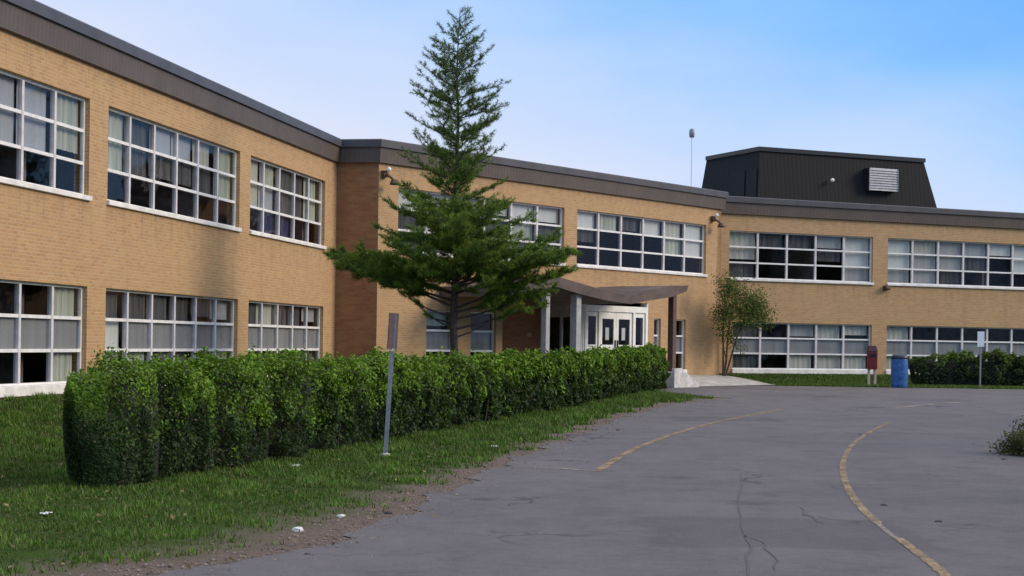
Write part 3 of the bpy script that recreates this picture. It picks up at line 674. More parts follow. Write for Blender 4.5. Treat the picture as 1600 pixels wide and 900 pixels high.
# aerial on the middle wing's roof
p, s = on_plane(1081, 208, 'M', -3.5); mast = empty('weather_mast', (p.x, p.y, zFT-.3)); tag(mast, 'thin rooftop mast with a small round sensor head left of the black plant room', 'antenna')
mb = MB(); hh = p.z-(zFT-.3); mb.tube([(0, 0, 0), (0, 0, hh)], [.012, .009], 6); link('pole', mb.mesh(), M['galv'], mast)
mb = MB(); mb.lathe([(0, -.2), (.10, -.18), (.12, -.02), (.10, .16), (0, .2)], 12, (0, 0, hh)); link('sensor_head', mb.mesh(), mat('grey_plastic', (.22, .23, .26), .5), mast)
mb = MB(); mb.box(-.05, .05, -.05, .05, .2, .7); link('junction_box', mb.mesh(), M['galv'], mast)

# ------------------------------------------------------------ foliage tools
def leaves(P, size, up=.35, aspect=.5, outn=None):
    """P (n,3) centres -> (n,4,3) leaf quads with random facing"""
    n = len(P); d = rng.normal(size=(n, 3)); 
    if outn is not None: d = d*.75+outn
    d[:, 2] += up; d /= np.linalg.norm(d, axis=1)[:, None]
    a = rng.normal(size=(n, 3)); a -= (a*d).sum(1)[:, None]*d; a /= np.linalg.norm(a, axis=1)[:, None]; b = np.cross(d, a)
    s = (size*rng.uniform(.6, 1.35, n))[:, None] if np.isscalar(size) else (size*rng.uniform(.6, 1.35, n))[:, None]
    return np.stack([P-a*s*.5, P-b*s*.5*aspect+d*s*.08, P+a*s*.5, P+b*s*.5*aspect+d*s*.08], 1)
def hedge(name, A, B, wd, H, label, cat, near, nleaf, tops, base, seed, size=.05, notch=()):
    A = Vector(A); B = Vector(B); d = (B-A); Ln = d.length; d.normalize(); nn = Vector((d.y, -d.x))   # nn: right-hand side (road side)
    root = empty(name, (A.x, A.y, gz(A.x, A.y))); tag(root, label, cat)
    def surf(t, u):
        """t metres along, u in 0..1 round the section from ground left over the top to ground right; returns point, normal"""
        t = np.asarray(t, float); u = np.asarray(u, float)
        endf = np.sqrt(np.clip(1-(1-np.clip(np.minimum(t, Ln-t)/.65, 0.0, 1))**2, 0, 1))           # round ends
        lump = .10*np.sin(t*1.3+seed)+.10*np.sin(t*2.9+seed*2+u*3)+.09*np.sin(t*4.7+u*7)+.06*np.sin(t*9.7+u*9)
        dip = np.zeros_like(t)
        for q, w_, a_ in notch: dip = np.maximum(dip, a_*np.exp(-((t-q)/w_)**2))
        per = 2*H+wd; q = u*per; hw = wd/2
        x = np.where(q < H, -hw, np.where(q > H+wd, hw, q-H-hw)); z = np.where(q < H, q, np.where(q > H+wd, per-q, H))
        # superellipse rounding
        zz = z/H; shr = 1-.20*zz**3-.20*(1-zz)**2; x = x*shr*(.95+.55*lump)*endf*(1-dip)
        side = np.abs(x)/hw; z = z*(1+lump*.42)*(1-dip*.17)-np.where(z > .9*H, .10*side**3, 0)
        z = z*(.72+.28*endf)
        nx = np.where(q < H, -1., np.where(q > H+wd, 1., 0)); nz = np.where((q >= H) & (q <= H+wd), 1., .1)
        return x, z, nx, nz
    # core
    nt_, nu = int(Ln/.12)+2, 24; T, U = np.meshgrid(np.linspace(0.01, Ln-.01, nt_), np.linspace(0, 1, nu), indexing='ij'); x, z, _, _ = surf(T, U)
    x *= .66; z = z*.80; T = .42+(Ln-.84)*T/Ln; px = A.x+d.x*T+nn.x*x; py = A.y+d.y*T+nn.y*x; pz = ground(px, py)+z
    o3 = np.array([A.x, A.y, gz(A.x, A.y)]); v = np.stack([px, py, pz], -1)-o3; i = np.arange(nt_*nu).reshape(nt_, nu)
    f = np.stack([i[:-1, :-1], i[1:, :-1], i[1:, 1:], i[:-1, 1:]], -1).reshape(-1, 4).tolist(); f.append(i[0].tolist()); f.append(i[-1][::-1].tolist())
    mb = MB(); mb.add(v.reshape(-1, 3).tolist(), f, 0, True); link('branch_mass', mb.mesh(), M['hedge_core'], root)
    # leaves, denser near the camera
    t = rng.uniform(0, 1, nleaf)**near*Ln; ke = int(nleaf*.05); t[:ke] = .5*(1-np.cos(rng.uniform(0, 1.57, ke))); t[ke:ke+ke//2] = Ln-.5*(1-np.cos(rng.uniform(0, 1.57, ke//2))); u = rng.uniform(0.03, 1, nleaf)
    # two thirds of the leaves sit in rounded tufts that stand proud of the trimmed surface
    ntuft = int(nleaf/95); tt_ = rng.uniform(0.1, 1, ntuft)**near*(Ln-.1); tu_ = rng.uniform(.04, 1, ntuft); kt = rng.integers(0, ntuft, nleaf); it = rng.uniform(size=nleaf) < .66; it[:ke+ke//2] = False
    dt_ = rng.normal(0, .085, nleaf); du_ = rng.normal(0, .085/(2*H+wd), nleaf)
    t = np.where(it, np.clip(tt_[kt]+dt_, .02, Ln-.02), t); u = np.where(it, np.clip(tu_[kt]+du_, .02, 1), u)
    proud = np.where(it, .13*np.exp(-(dt_**2+(du_*(2*H+wd))**2)/(2*.085**2))*rng.uniform(.4, 1.1, ntuft)[kt], 0)
    x, z, nx, nz = surf(t, u); x = x+nx*proud; z = z+np.where(nz > .5, proud*.8, 0); dp = rng.exponential(.05, nleaf)*np.where(nz > .5, 1., 1.)
    cl = np.array([noise.noise(Vector((a*2.3, b*2.3+seed, c*2.3))) for a, b, c in zip(t, x, z)])       # clump field
    dp = dp+np.where(it, np.clip(-cl, 0, 1)*.25, .06+np.clip(-cl, 0, 1)*.3)
    spr = np.where((nz > .5) & (rng.uniform(size=nleaf) < .14), rng.uniform(0, .11, nleaf), 0)             # shoots sticking up
    x = x*(1-dp*np.where(nz > .5, .1, 1.2)); z = np.maximum(z-dp*np.where(nz > .5, 1, .1)+spr, .03)
    endn = np.where(t < .35, -1, np.where(t > Ln-.35, 1, 0))
    bul = np.clip(1-np.minimum(t, Ln-t)/.8, 0, 1)*(.30*(1-np.clip(z/H, 0, 1))**2+.10*np.clip(z/H, 0, 1)**4+.12*cl-.05)*np.where(t < Ln/2, 1, -1)
    ta = t+bul; px = A.x+d.x*ta+nn.x*x; py = A.y+d.y*ta+nn.y*x; pz = ground(px, py)+z
    P = np.stack([px, py, pz], -1)-o3
    on = np.stack([nn.x*nx+d.x*endn, nn.y*nx+d.y*endn, nz], -1)
    dist = np.hypot(px, py); sz = size*np.clip(dist/22, .85, 1.9)
    q = leaves(P, sz, .25, .55, on*.8)
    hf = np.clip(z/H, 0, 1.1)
    new = sstep(.42, .98, hf+cl*.45+proud*1.2+rng.normal(size=nleaf)*.10)  # lit tops and shaded sides put into the leaf colour, beside new growth
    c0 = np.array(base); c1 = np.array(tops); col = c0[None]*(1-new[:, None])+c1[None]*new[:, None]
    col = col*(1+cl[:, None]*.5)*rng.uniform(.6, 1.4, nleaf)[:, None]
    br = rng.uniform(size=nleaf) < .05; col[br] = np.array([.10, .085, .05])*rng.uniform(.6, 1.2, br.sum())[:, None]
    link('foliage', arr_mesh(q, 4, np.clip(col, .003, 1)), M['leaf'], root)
    # stems seen at the foot
    for k_ in range(min(30, int(Ln*1.2))):
        tt = random.uniform(.2, Ln-.2); xx = random.uniform(-.35, .4)*wd; p0 = Vector((A.x+d.x*tt+nn.x*xx-o3[0], A.y+d.y*tt+nn.y*xx-o3[1], -.03+gz(A.x+d.x*tt, A.y+d.y*tt)-o3[2]))
        mb = MB(); mb.tube([p0, p0+Vector((random.uniform(-.1, .1), random.uniform(-.1, .1), .5))], [.018, .008], 5); link('stem', mb.mesh(), M['bark'], root)
    return root
def notches(Ln, sd):
    r = random.Random(sd); q = 1.5; out = []
    while q < Ln-.6: out.append((q, r.uniform(.18, .32), r.uniform(.35, .75))); q += r.uniform(.95, 1.75)
    return out
g1 = gnd(204, 762); g2 = gnd(1046, 613)
dd = Vector((g2.x-g1.x, g2.y-g1.y)).normalized(); nn_ = Vector((dd.y, -dd.x)); WH = .80
A_ = Vector((g1.x, g1.y))-nn_*WH/2-dd*.5; B_ = Vector((g2.x, g2.y))-nn_*WH/2
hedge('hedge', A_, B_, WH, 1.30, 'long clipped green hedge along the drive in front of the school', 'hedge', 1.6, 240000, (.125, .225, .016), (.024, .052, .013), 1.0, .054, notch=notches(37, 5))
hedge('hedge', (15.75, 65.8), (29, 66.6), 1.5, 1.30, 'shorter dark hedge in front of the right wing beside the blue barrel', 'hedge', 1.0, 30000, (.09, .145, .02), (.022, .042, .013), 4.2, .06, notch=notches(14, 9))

# ------------------------------------------------------------ conifer
def conifer():
    Yt = 40.; base = at(709, 560, Yt); bx_, by_ = base.x, base.y; z0 = gz(bx_, by_); root = empty('larch_tree', (bx_, by_, z0))
    tag(root, 'tall sparse conifer behind the hedge with long low boughs left and right', 'tree')
    Ht = at(717, 12, Yt).z-z0; lean = at(717, 12, Yt).x-bx_
    def trunk(z): t = z/Ht; return Vector((lean*t+.03*math.sin(z*2.1), .02*math.sin(z*1.7), z))
    mb = MB(); zz = [0, .3, 1, 2, 3, 4, 5, 6, 7, 8, 8.8, Ht]; mb.tube([trunk(z) for z in zz], [.15, .11, .10, .095, .08, .065, .055, .045, .033, .022, .012, .004], 9)
    link('trunk', mb.mesh(), M['bark'], root)
    zp = [1.9, 2.5, 2.9, 3.25, 3.7, 4.1, 4.6, 5.3, 5.9, 6.7, 7.5, 8.1, 8.7, Ht]
    rp = [.9, 1.3, 1.8, 2.0, 1.7, 1.45, 1.3, 1.14, 1.0, 1.0, .88, .68, .36, .05]
    brs = MB(); NP = []; NC = []
    def twig(p, dr, ln, dens, zc, thick=.05):
        """needles round a shoot"""
        n = max(3, int(ln*dens)); t = rng.uniform(0, 1, n); dr = np.array(dr); 
        c = np.array(p)[None]+dr[None]*(t*ln)[:, None]+np.array([0, 0, 1])[None]*(t*t*ln*.12)[:, None]
        q = rng.normal(size=(n, 3)); q += dr*.7; q /= np.linalg.norm(q, axis=1)[:, None]; L_ = rng.uniform(.045, .10, n)[:, None]*(thick/.05)
        sd_ = np.cross(q, rng.normal(size=(n, 3))); sd_ /= np.linalg.norm(sd_, axis=1)[:, None]
        NP.append(np.stack([c-sd_*.0055, c+sd_*.0055, c+q*L_+sd_*.002, c+q*L_-sd_*.002], 1))
        tip = t[:, None]; k = rng.uniform(.6, 1.4, n)[:, None]
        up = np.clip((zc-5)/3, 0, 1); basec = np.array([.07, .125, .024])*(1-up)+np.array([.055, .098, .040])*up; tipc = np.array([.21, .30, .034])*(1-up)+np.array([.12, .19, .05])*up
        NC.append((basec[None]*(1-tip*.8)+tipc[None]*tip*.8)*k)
    def branch(z, az, ln, rise, upcurve, foliage=1., start=.12, r0=.03, dens=330):
        p0 = trunk(z); h = Vector((math.cos(az), math.sin(az), 0)); side = Vector((-h.y, h.x, 0)); pts = []; wob = random.uniform(-.15, .15)
        for k in range(9):
            t = k/8; pts.append(p0+h*ln*t+side*ln*wob*t*t+Vector((0, 0, ln*(rise*t+upcurve*t*t*t)))+side*.03*math.sin(k*2.)*ln*.3)
        brs.tube(pts, [r0*(1-.85*k/8) for k in range(9)], 5, cap=False)
        if foliage <= 0: return
        L_ = ln; nt_ = int(L_/.065*foliage)
        for q in range(nt_):
            t = start+(1-start)*((q+random.random())/nt_); f = t*8; i0 = min(7, int(f)); p = pts[i0].lerp(pts[i0+1], f-i0); dr = (pts[i0+1]-pts[i0]).normalized()
            s = 1 if q % 2 else -1; ang = random.uniform(.5, 1.1); sw_ = side*s*math.sin(ang)+dr*math.cos(ang)+Vector((0, 0, random.uniform(-.35, .45))); sw_.normalize()
            tl = min(.65, (.16+.30*L_*(1-t)*.5+.08)*random.uniform(.5, 1.3))*(1. if L_ > 1.6 else .8)
            twig(p, sw_, tl, dens, p.z)
            if tl > .28:
                for _ in range(3):
                    u_ = random.uniform(.3, .9); p2 = p+sw_*tl*u_; d2 = (sw_+Vector((random.uniform(-.8, .8), random.uniform(-.8, .8), random.uniform(-.3, .6)))).normalized(); twig(p2, d2, tl*.5, dens, p.z)
        twig(pts[-1], (pts[-1]-pts[-2]).normalized(), .18, dens, p0.z)
    z = 2.9; az = .3
    while z < Ht-.25:
        r = float(np.interp(z, zp, rp)); nb = 5 if z < 5 else 4
        for k in range(nb):
            a = az+k*2*math.pi/nb+random.uniform(-.35, .35); ln = r*random.choice((.45, .7, .85, 1., 1.12, 1.2))*random.uniform(.9, 1.08)
            up = z > 4.9
            branch(z+random.uniform(-.12, .12), a, ln, random.uniform(.08, .42) if not up else random.uniform(.25, .7), .08 if not up else random.uniform(0, .2), (random.uniform(.75, 1.15) if z < 5 else random.uniform(.6, .95)), .12, .010+.007*ln, 250 if z < 5 else 230)
        az += 1.1; z += .19 if z < 5 else .19
    # the long low boughs of the photograph
    for z_, a_, ln, rs, uc in ((2.45, math.pi*1.0, 3.0, .42, -.02), (2.75, math.pi*.93, 2.9, .36, -.02), (2.6, math.pi*1.07, 2.75, .26, .02), (3.0, math.pi*1.12, 2.4, .30, .0),
                               (2.4, .05, 2.85, .40, -.06), (2.75, -.18, 2.8, .36, .0), (3.0, .25, 2.7, .28, .0), (2.9, -.4, 2.4, .3, .0), (2.3, .12, 2.4, .28, -.04), (3.1, math.pi*.85, 2.2, .25, .0)):
        branch(z_-z0, a_, ln, rs, uc, 1.5, .2, .034, 290)
    branch(1.95-z0, math.pi*1.0, .75, .35, .25, .35, .5, .028); branch(2.2-z0, 3.3, 1.2, .28, .15, .3, .5, .03); branch(1.7-z0, .1, 1.0, .35, .2, .0, .5, .026)
    branch(1.9-z0, -.1, 2.1, .26, .05, .45, .45, .035); branch(2.15-z0, .25, 1.7, .22, .1, .4, .5, .03); branch(2.1-z0, 3.0, .95, .02, .5, .2, .5, .03)
    link('branch', brs.mesh(), M['bark'], root)
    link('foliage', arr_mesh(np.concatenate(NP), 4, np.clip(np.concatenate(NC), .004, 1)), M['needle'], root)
conifer()

# ------------------------------------------------------------ young tree by the corner
def sapling():
    Yt = 64.5; b0 = at(1131, 590, Yt); z0 = gz(b0.x, b0.y); root = empty('young_tree', (b0.x, b0.y, z0)); tag(root, 'small sparse olive-green tree in the corner where the middle and right wings meet', 'tree')
    mb = MB(); tips = []
    def loc(px, py, dy=0): p = at(px, py, Yt+dy); return Vector((p.x-b0.x, p.y-b0.y, p.z-z0))
    st = [[(1131, 592), (1135, 560), (1137, 525), (1143, 490), (1150, 462)], [(1133, 590), (1141, 562), (1150, 530), (1163, 500), (1172, 470)], [(1130, 590), (1130, 550), (1130, 500), (1133, 462), (1136, 445)],
          [(1137, 525), (1150, 505), (1168, 492), (1185, 478)], [(1143, 490), (1158, 482), (1175, 485), (1192, 497)], [(1134, 560), (1128, 530), (1130, 490)]]
    for k, s in enumerate(st):
        pts = [loc(x, y, math.sin(k*2.1)*j*.25) for j, (x, y) in enumerate(s)]; pts[0].z = min(pts[0].z, 0) if k < 3 else pts[0].z
        mb.tube(pts, [.05-.04*j/(len(pts)-1) if k < 3 else .022-.015*j/(len(pts)-1) for j in range(len(pts))], 6, cap=False)
        for p in pts[2:]: tips.append(p)
        tips.append(pts[-1].lerp(pts[-2], .5)); tips.append(pts[-1])
    P = []
    for t in tips:
        for _ in range(10):
            q = t+Vector((random.gauss(0, .2), random.gauss(0, .22), random.gauss(0, .22))); mb.tube([t, q], [.008, .003], 4, cap=False)
            P.append(np.array(q)[None]+rng.normal(size=(30, 3))*.15)
    for k in range(60):
        s = loc(1168+random.gauss(0, 14), 487+random.gauss(0, 14), random.uniform(-.6, .6)); P.append(np.array(s)[None]+rng.normal(size=(16, 3))*.16)
    P = np.concatenate(P); n = len(P); col = np.array([[.115, .16, .025]])*rng.uniform(.45, 1.4, (n, 1))*np.array([[1, 1, 1]])
    g_ = rng.uniform(size=n) < .4; col[g_] = np.array([.055, .09, .02])*rng.uniform(.6, 1.3, (g_.sum(), 1))
    link('trunk', mb.mesh(), M['bark'], root); link('foliage', arr_mesh(leaves(P, .085), 4, col), M['leaf'], root)
sapling()

# ------------------------------------------------------------ shrub at the right edge, on a dirt patch
def bush(name, c, rad, H, label, nl, base, size, sx=1., cat='bush'):
    z0 = gz(c[0], c[1]); root = empty(name, (c[0], c[1], z0)); tag(root, label, cat)
    d = rng.normal(size=(nl, 3)); d[:, 2] = np.abs(d[:, 2]); d /= np.linalg.norm(d, axis=1)[:, None]
    cl = np.array([noise.noise(Vector(v)*2.6+Vector(c[:2]+(0,))) for v in d]); r = (.72+.35*cl+.1*rng.normal(size=nl))*rng.uniform(.55, 1, nl)**.35
    P = d*r[:, None]*np.array([rad*sx, rad, H]); P[:, 2] += .02
    col = np.array([base])*(1+cl[:, None]*.7)*rng.uniform(.6, 1.4, (nl, 1)); b_ = rng.uniform(size=nl) < .3; col[b_] = np.array([.13, .09, .06])*rng.uniform(.5, 1.2, (b_.sum(), 1))
    link('foliage', arr_mesh(leaves(P, size), 4, np.clip(col, .004, 1)), M['leaf'], root)
    for k in range(24):
        a = rng.normal(size=3); a[2] = abs(a[2])+.4; a /= np.linalg.norm(a); e_ = Vector(a*np.array([rad*sx, rad, H])*.85); mb = MB(); mb.tube([Vector((e_.x*.15, e_.y*.15, 0)), e_*.5+Vector((0, 0, .05)), e_], [.014, .009, .004], 5, cap=False)
        link('stem', mb.mesh(), M['bark'], root)
    return root
pb_ = gnd(1668, 722)
bush('bush', (pb_.x+.1, pb_.y+1.3), .85, .62, 'brownish green bush at the right edge of the drive', 9000, (.075, .085, .025), .05)
mb = MB(); ring = []
for k in range(40):
    a = 2*math.pi*k/40; rr = 1.25*(1+.12*math.sin(3*a+1)+.07*math.sin(7*a)); ring.append((pb_.x+2.2+rr*2.4*math.cos(a), pb_.y+1.3+rr*1.7*math.sin(a)))
vs_ = [(pb_.x+2.2, pb_.y+1.3, .14)]+[(pb_.x+2.2+(x-pb_.x-2.2)*.75, pb_.y+1.3+(y-pb_.y-1.3)*.75, .09) for x, y in ring]+[(x, y, .004) for x, y in ring]
mb.add(vs_, [(0, 1+k, 1+(k+1) % 40) for k in range(40)]+[(1+k, 41+k, 41+(k+1) % 40, 1+(k+1) % 40) for k in range(40)], 0, True)
tag(link('dirt_patch', mb.mesh(), mat('dark_soil', (.11, .085, .075), .95, noise_s=6, noise_a=.35, bump=.6, bump_s=20)), kind='structure')

# ------------------------------------------------------------ grass
def grass():
    n = 170000; Y = 9.5+rng.uniform(0, 1, n)**1.5*45; X = rng.uniform(-10.5, 0, n)+np.interp(Y, edY, edX)
    e_ = edgef(X, Y); wd = wall_dist(X, Y); nz = np.array([noise.noise(Vector((a*1.6, b*1.6, 3))) for a, b in zip(X, Y)])
    k = (e_+nz*.6 > .35+rng.uniform(0, 1., n)*.95) & (wd > .25) & (X > -.34*Y-1.5) & (X < XL(Y)-.1)
    X, Y, nz = X[k], Y[k], nz[k]; m_ = 26000; X2 = rng.uniform(7.5, 24, m_); Y2 = rng.uniform(62.25, 73, m_); k2 = (wall_dist(X2, Y2) > .15) & (X2-8.2 > (Y2-67)*.2)
    sM = (X2-WG['M'][0].x)*WG['M'][1].x+(Y2-WG['M'][0].y)*WG['M'][1].y; oM = (X2-WG['M'][0].x)*WG['M'][2].x+(Y2-WG['M'][0].y)*WG['M'][2].y; k2 &= ~((sM < 19.2) & (oM < 3.4)); X2, Y2 = X2[k2], Y2[k2]
    X = np.concatenate([X, X2]); Y = np.concatenate([Y, Y2]); nz = np.concatenate([nz, np.zeros(len(X2))]); n = len(X); Z = ground(X, Y)
    out = []; cols = []
    for b in range(3):
        a = rng.uniform(0, 6.28, n); h = rng.uniform(.02, .06, n)*(1.05+1.2*nz)*np.clip(Y/20, .8, 1.8); w_ = rng.uniform(.005, .009, n)*np.clip(Y/14, .9, 2.6); ox = rng.normal(0, .02, n); oy = rng.normal(0, .02, n); ln = rng.uniform(.2, .9, n)*h
        dx, dy = np.cos(a), np.sin(a); bx = X+ox; by = Y+oy
        out.append(np.stack([np.stack([bx-dy*w_, by+dx*w_, Z-.005], -1), np.stack([bx+dy*w_, by-dx*w_, Z-.005], -1), np.stack([bx+dx*ln, by+dy*ln, Z+h], -1)], 1))
        c = np.array([[.068, .130, .014]])*rng.uniform(.55, 1.35, (n, 1))*(1+nz[:, None]*.9); dry = rng.uniform(size=n) < .10+.25*np.clip(-nz, 0, 1); c[dry] = np.array([.16, .14, .06]); cols.append(c)
    tag(link('grass', arr_mesh(np.concatenate(out), 3, np.clip(np.concatenate(cols), .005, 1)), M['grassblade']), kind='stuff')
grass()

# ------------------------------------------------------------ signs
def sign_left():
    b = gnd(602, 713); root = empty('road_sign', b); tag(root, 'leaning grey sign post with a narrow dull panel in front of the long hedge', 'sign')
    tp = at(616, 489, b.y); dx = tp.x-b.x; h = tp.z
    mb = MB(); mb.box(-.03, .03, -.012, .012, -.02, h-.02); o = link('post', mb.mesh(), M['galv'], root); o.rotation_euler = (0, math.atan2(dx, h), 0)
    mb = MB(); mb.box(-.15, .15, -.006, .006, h-.50, h); p = link('panel', mb.mesh(), mat('dull_sign_back', (.10, .065, .07), .5, .2, noise_s=5), root); p.rotation_euler = (0, math.atan2(dx, h), R(68)); p.location = (0.0, -.03, 0)
    p.rotation_euler = (Matrix.Rotation(math.atan2(dx, h), 3, 'Y') @ Matrix.Rotation(R(69), 3, 'Z')).to_euler()
    mb = MB(); mb.box(-.02, .02, -.035, -.015, h-.53, h-.49); q = link('bracket', mb.mesh(), M['white'], root); q.rotation_euler = o.rotation_euler
    mb = MB(); mb.lathe([(.09, 0), (.08, .03), (.03, .05)], 10); link('footing', mb.mesh(), M['concrete'], root)
sign_left()
def sign_right():
    z = .15; b = gnd(1531, 607, z); root = empty('road_sign', b); tag(root, 'thin straight post with a small white panel in front of the dark right-hand hedge', 'sign')
    h = at(1530, 518, b.y).z-z; mb = MB(); mb.tube([(0, 0, -.02), (0, 0, h-.03)], .033, 8); link('post', mb.mesh(), M['galv'], root)
    p1 = at(1525, 519, b.y); p2 = at(1535, 543, b.y); wd = max(.26, p2.x-p1.x); mb = MB(); mb.box(-wd/2, wd/2, -.045, -.035, h-(p1.z-p2.z), h); bevel(link('panel', mb.mesh(), mat('white_sign', (.85, .84, .84), .4), root), .003)
sign_right()

# ------------------------------------------------------------ barrel and maroon bin
def barrel():
    z = gz(*gnd(1405, 605, .15).xy); b = gnd(1405, 606, .15); b.z = gz(b.x, b.y); root = empty('barrel', b); tag(root, 'blue plastic barrel with dark lid standing at the edge of the drive', 'barrel')
    H = at(1405, 554, b.y).z-b.z; r = .31; pr = [(0, 0), (r*.9, 0), (r*.94, .04)]
    for k in range(1, 12):
        z_ = H*.9*k/12; pr.append((r*(1+.012*math.sin(k*1.57))*(1.02 if 3 < k < 9 else .99), z_))
    pr += [(r*.97, H*.9), (r*.9, H*.9), (r*.88, H*.86)]
    mb = MB(); mb.lathe(pr, 28); link('drum', mb.mesh(), mat('blue_plastic', (.03, .12, .34), .4, noise_s=7, noise_a=.25), root)
    mb = MB(); mb.lathe([(r*.99, H*.86), (r*1.02, H*.88), (r*1.0, H*.95), (r*.75, H), (0, H)], 28); link('lid', mb.mesh(), mat('dark_lid', (.015, .02, .045), .45), root)
barrel()
def bin_():
    b = gnd(1362, 602, .18); b.z = gz(b.x, b.y); root = empty('litter_bin', b); tag(root, 'narrow maroon litter bin on pale legs left of the blue barrel', 'bin')
    H = at(1362, 540, b.y).z-b.z; mr = mat('maroon_paint', (.19, .012, .016), .5, noise_s=6, noise_a=.3); pk = mat('pale_pink_paint', (.60, .42, .38), .6, noise_s=5)
    mb = MB(); mb.box(-.18, .18, -.16, .16, H*.42, H*.86); o = link('body', mb.mesh(), mr, root); bevel(o, .03, 3)
    mb = MB(); mb.add([(-.19, -.17, H*.86), (.19, -.17, H*.86), (.19, .17, H*.86), (-.19, .17, H*.86), (-.13, -.1, H), (.13, -.1, H), (.13, .1, H), (-.13, .1, H)], [(0, 1, 5, 4), (1, 2, 6, 5), (2, 3, 7, 6), (3, 0, 4, 7), (4, 5, 6, 7)]); bevel(link('hood', mb.mesh(), mat('dark_maroon_hood', (.06, .01, .012), .5), root), .015)
    mb = MB(); mb.box(-.12, .12, -.176, -.165, H*.72, H*.8); link('slot', mb.mesh(), M['dark_metal'], root)
    for x in (-.12, .12): 
        mb = MB(); mb.box(x-.045, x+.045, -.05, .05, .05, H*.43); bevel(link('leg', mb.mesh(), pk, root), .01)
    mb = MB(); mb.box(-.33, .33, -.28, .28, -.1, .055); bevel(link('base', mb.mesh(), mat('brown_concrete', (.26, .19, .16), .9, noise_s=8), root), .02)
bin_()

# ------------------------------------------------------------ pale boulder by the entrance, litter, stones
def rock(name, c, r, m, label, cat, group=None, sq=(1, 1, .7), seed=0, sub=3):
    bm = bmesh.new(); bmesh.ops.create_icosphere(bm, subdivisions=sub, radius=1)
    for v in bm.verts:
        k = 1+.35*noise.noise(v.co*1.4+Vector((seed, 0, 0)))+.16*noise.noise(v.co*3.7+Vector((0, seed, 0))); v.co = Vector((v.co.x*sq[0], v.co.y*sq[1], v.co.z*sq[2]))*k*r
    for f in bm.faces: f.smooth = False
    me = bpy.data.meshes.new(name); bm.to_mesh(me); bm.free(); o = link(name, me, m); o.location = (c[0], c[1], gz(c[0], c[1])+r*sq[2]*.55); return tag(o, label, cat, group)
M['palestone'] = mat('pale_stone', (.62, .59, .57), .85, noise_s=5, noise_a=.2, bump=.4, bump_s=12)
pa_, sA = on_plane(1053, 590, 'M', 3.2); pb2, sB = on_plane(1090, 600, 'M', 3.2); oz = gz(pb2.x, pb2.y)
st_ = empty('steps', wp('M', sA, 1.6, oz), WG['M'][3]); tag(st_, 'low white concrete steps beside the entrance beyond the end of the long hedge', 'steps')
mb = MB(); nst = 4; Ls = (sB-sA)
for k in range(nst): mb.box(0, Ls*(1-.2*k), -1.5, .0, -.1 if k == 0 else .135*k, .135*(k+1))
bevel(link('tread', mb.mesh(), M['palestone'], st_), .02)
mb = MB(); mb.add([(0, -1.62, -.1), (Ls*1.04, -1.62, -.1), (Ls*1.04, -1.62, .12), (Ls*.3, -1.62, .66), (0, -1.62, .66), (0, -1.502, -.1), (Ls*1.04, -1.502, -.1), (Ls*1.04, -1.502, .12), (Ls*.3, -1.502, .66), (0, -1.502, .66)],
  [(0, 1, 2, 3, 4), (9, 8, 7, 6, 5), (1, 6, 7, 2), (2, 7, 8, 3), (3, 8, 9, 4), (4, 9, 5, 0), (0, 5, 6, 1)]); bevel(link('cheek_wall', mb.mesh(), M['palestone'], st_), .015)
M['darkstone'] = mat('dark_stone', (.05, .045, .045), .9, noise_s=12)
M['paper'] = mat('white_paper', (.62, .61, .57), .7)
def litter(px, py, r, label, seed):
    p = gnd(px, py); z = gz(p.x, p.y); bm = bmesh.new(); bmesh.ops.create_grid(bm, x_segments=7, y_segments=6, size=1)
    for v in bm.verts:
        n_ = noise.noise(v.co*1.7+Vector((seed, 0, 0))); v.co = Vector((v.co.x*r*(1+.3*n_), v.co.y*r*.75, r*.35*abs(noise.noise(v.co*2.2+Vector((0, seed, 0))))*2+.02))
    me = bpy.data.meshes.new('litter'); bm.to_mesh(me); bm.free(); o = link('paper_scrap', me, M['paper'], None, (p.x, p.y, z), seed); m_ = o.modifiers.new('s', 'SOLIDIFY'); m_.thickness = .004
    tag(o, label, 'litter', 'paper scraps on the lawn')
litter(459, 731, .075, 'crumpled white paper on the grass in front of the near hedge', 1.3)
litter(714, 665, .045, 'white paper scrap on the verge right of the leaning sign post', 2.1)
litter(772, 700, .06, 'flat pale scrap at the edge of the dirt verge', 3.7)
litter(72, 806, .05, 'tiny pale scrap on the lawn at lower left', 4.4)
def pebbles():
    b = []
    spots = [(966, 673, .06, 'd', 'dark stone on the asphalt near the verge above the faded line'), (1381, 791, .05, 'd', 'small dark stone beside the curved yellow line'), (1467, 817, .05, 'd', 'small dark stone on open asphalt right of the yellow line'),
             (1569, 719, .06, 'd', 'dark stone below the bush at the right edge'), (466, 830, .07, 'p', 'pale stone on the dirt verge, lower left'), (607, 803, .05, 'd', 'dark stone on the dirt verge below the leaning sign post'),
             (533, 808, .05, 'p', 'pale stone on the dirt verge below the paper scrap'), (480, 868, .04, 'd', 'dark pebble where the dirt meets the asphalt at lower left')]
    for i_, (px, py, r, k, lb) in enumerate(spots):
        p = gnd(px, py); rock('stone', (p.x, p.y), r*.62, M['darkstone'] if k == 'd' else M['palestone'], lb, 'stone', 'loose stones on the drive and verge', (1.2, 1, .55), i_*1.7, 2)
pebbles()
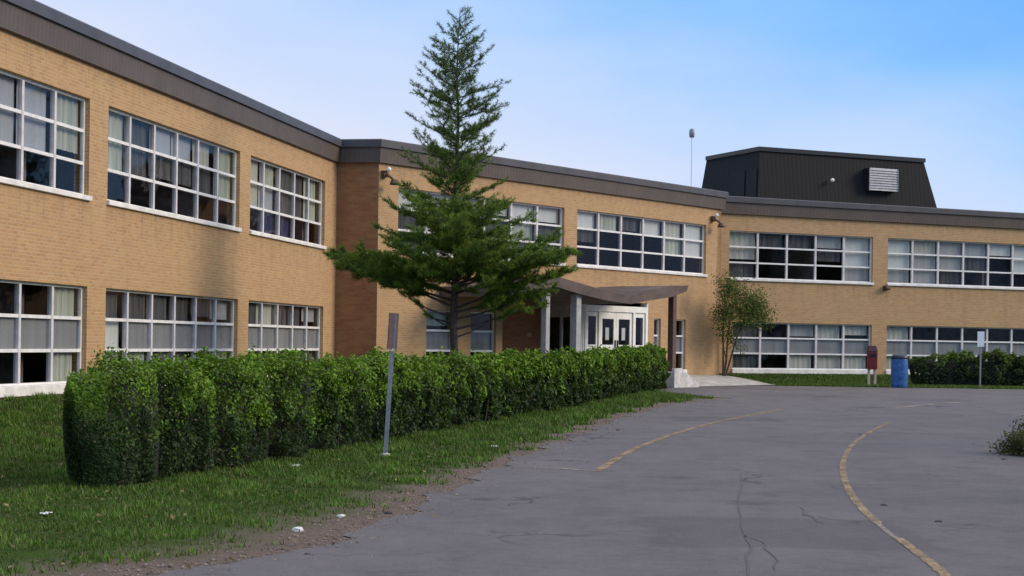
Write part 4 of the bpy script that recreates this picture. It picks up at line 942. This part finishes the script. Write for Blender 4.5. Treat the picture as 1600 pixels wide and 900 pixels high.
# gravel along the verge: too many to count
def gravel():
    n = 3500; Y = 9+rng.uniform(0, 1, n)**1.6*38; X = XL(Y)-np.abs(rng.normal(0, .35, n))*np.interp(Y, [9, 20, 40], [1.2, .7, .7])+.22*rng.uniform(size=n)+np.where(rng.uniform(size=n) < .12, rng.exponential(.5, n), 0); r = rng.uniform(.006, .02, n)
    oc = np.array([[1, 0, 0], [0, 1, 0], [-1, 0, 0], [0, -1, 0], [0, 0, .7]]); tri = [(0, 1, 4), (1, 2, 4), (2, 3, 4), (3, 0, 4)]
    Z = ground(X, Y)+.004; out = []; cols = []; c = np.array([[.17, .135, .11]])*rng.uniform(.5, 1.4, (n, 1)); rot = rng.uniform(.6, 1.4, (n, 5))
    V = np.stack([X, Y, Z], -1)[:, None, :]+oc[None]*(r[:, None]*rot)[:, :, None]
    for t in tri: out.append(V[:, list(t)]); cols.append(c)
    tag(link('gravel', arr_mesh(np.concatenate(out), 3, np.concatenate(cols)), leaf_mat('gravel_stone', .0, .9)), kind='stuff')
gravel()

def fallen():
    n = 900; Y = 10+rng.uniform(0, 1, n)**1.4*36; X = XL(Y)-rng.uniform(-.5, 5.5, n); P = np.stack([X, Y, ground(X, Y)+rng.uniform(.015, .05, n)], -1)
    q = leaves(P, .05, 3.0, .6); tag(link('fallen_leaves', arr_mesh(q, 4, np.array([[.20, .14, .07]])*rng.uniform(.3, 1.8, (n, 1))), M['leaf']), kind='stuff')
fallen()
# ------------------------------------------------------------ trees across the drive, beyond the right edge of the picture
def broad_tree():
    root = empty('street_tree', (0, 0, 0)); mb = MB(); mb.tube([(0, 0, -.1), (.05, 0, 1.5), (.1, .1, 3.5), (0, .1, 6)], [.22, .18, .14, .06], 8)
    P = []
    for k in range(60):
        a = rng.normal(size=3); a /= np.linalg.norm(a); a *= rng.uniform(.5, 1)**.5; c = np.array([a[0]*3.0, a[1]*3.0, 5.6+a[2]*3.0])
        P.append(c+rng.normal(size=(110, 3))*.45)
        if k % 3 == 0: mb.tube([(0, .1, 2.6+random.random()*2), Vector(c)*.6+Vector((0, 0, 2)), Vector(c)], [.07, .04, .015], 5, cap=False)
    P = np.concatenate(P); n = len(P); col = np.array([[.07, .10, .02]])*rng.uniform(.5, 1.5, (n, 1))
    link('trunk', mb.mesh(), M['bark'], root); link('crown', arr_mesh(leaves(P, .28), 4, col), M['leaf'], root); return root
TL = 'leafy tree across the drive beyond the right edge of the picture'
t0 = broad_tree()
for i_, (x, y, s) in enumerate(((19, 17, .8), (22, 27, .95), (25, 36, .9), (20, 6, .9), (33, 44, 1.0), (44, 56, 1.25), (50, 43, 1.3), (60, 60, 1.4), (41, 33, 1.2))):
    r_ = t0 if i_ == 0 else t0.copy()
    if i_: 
        C.objects.link(r_)
        for ch in list(t0.children): c_ = ch.copy(); C.objects.link(c_); c_.parent = r_
    r_.location = (x, y, 0); r_.rotation_euler = (0, 0, i_*1.9); r_.scale = (s, s, s); tag(r_, TL, 'tree', 'trees across the drive')
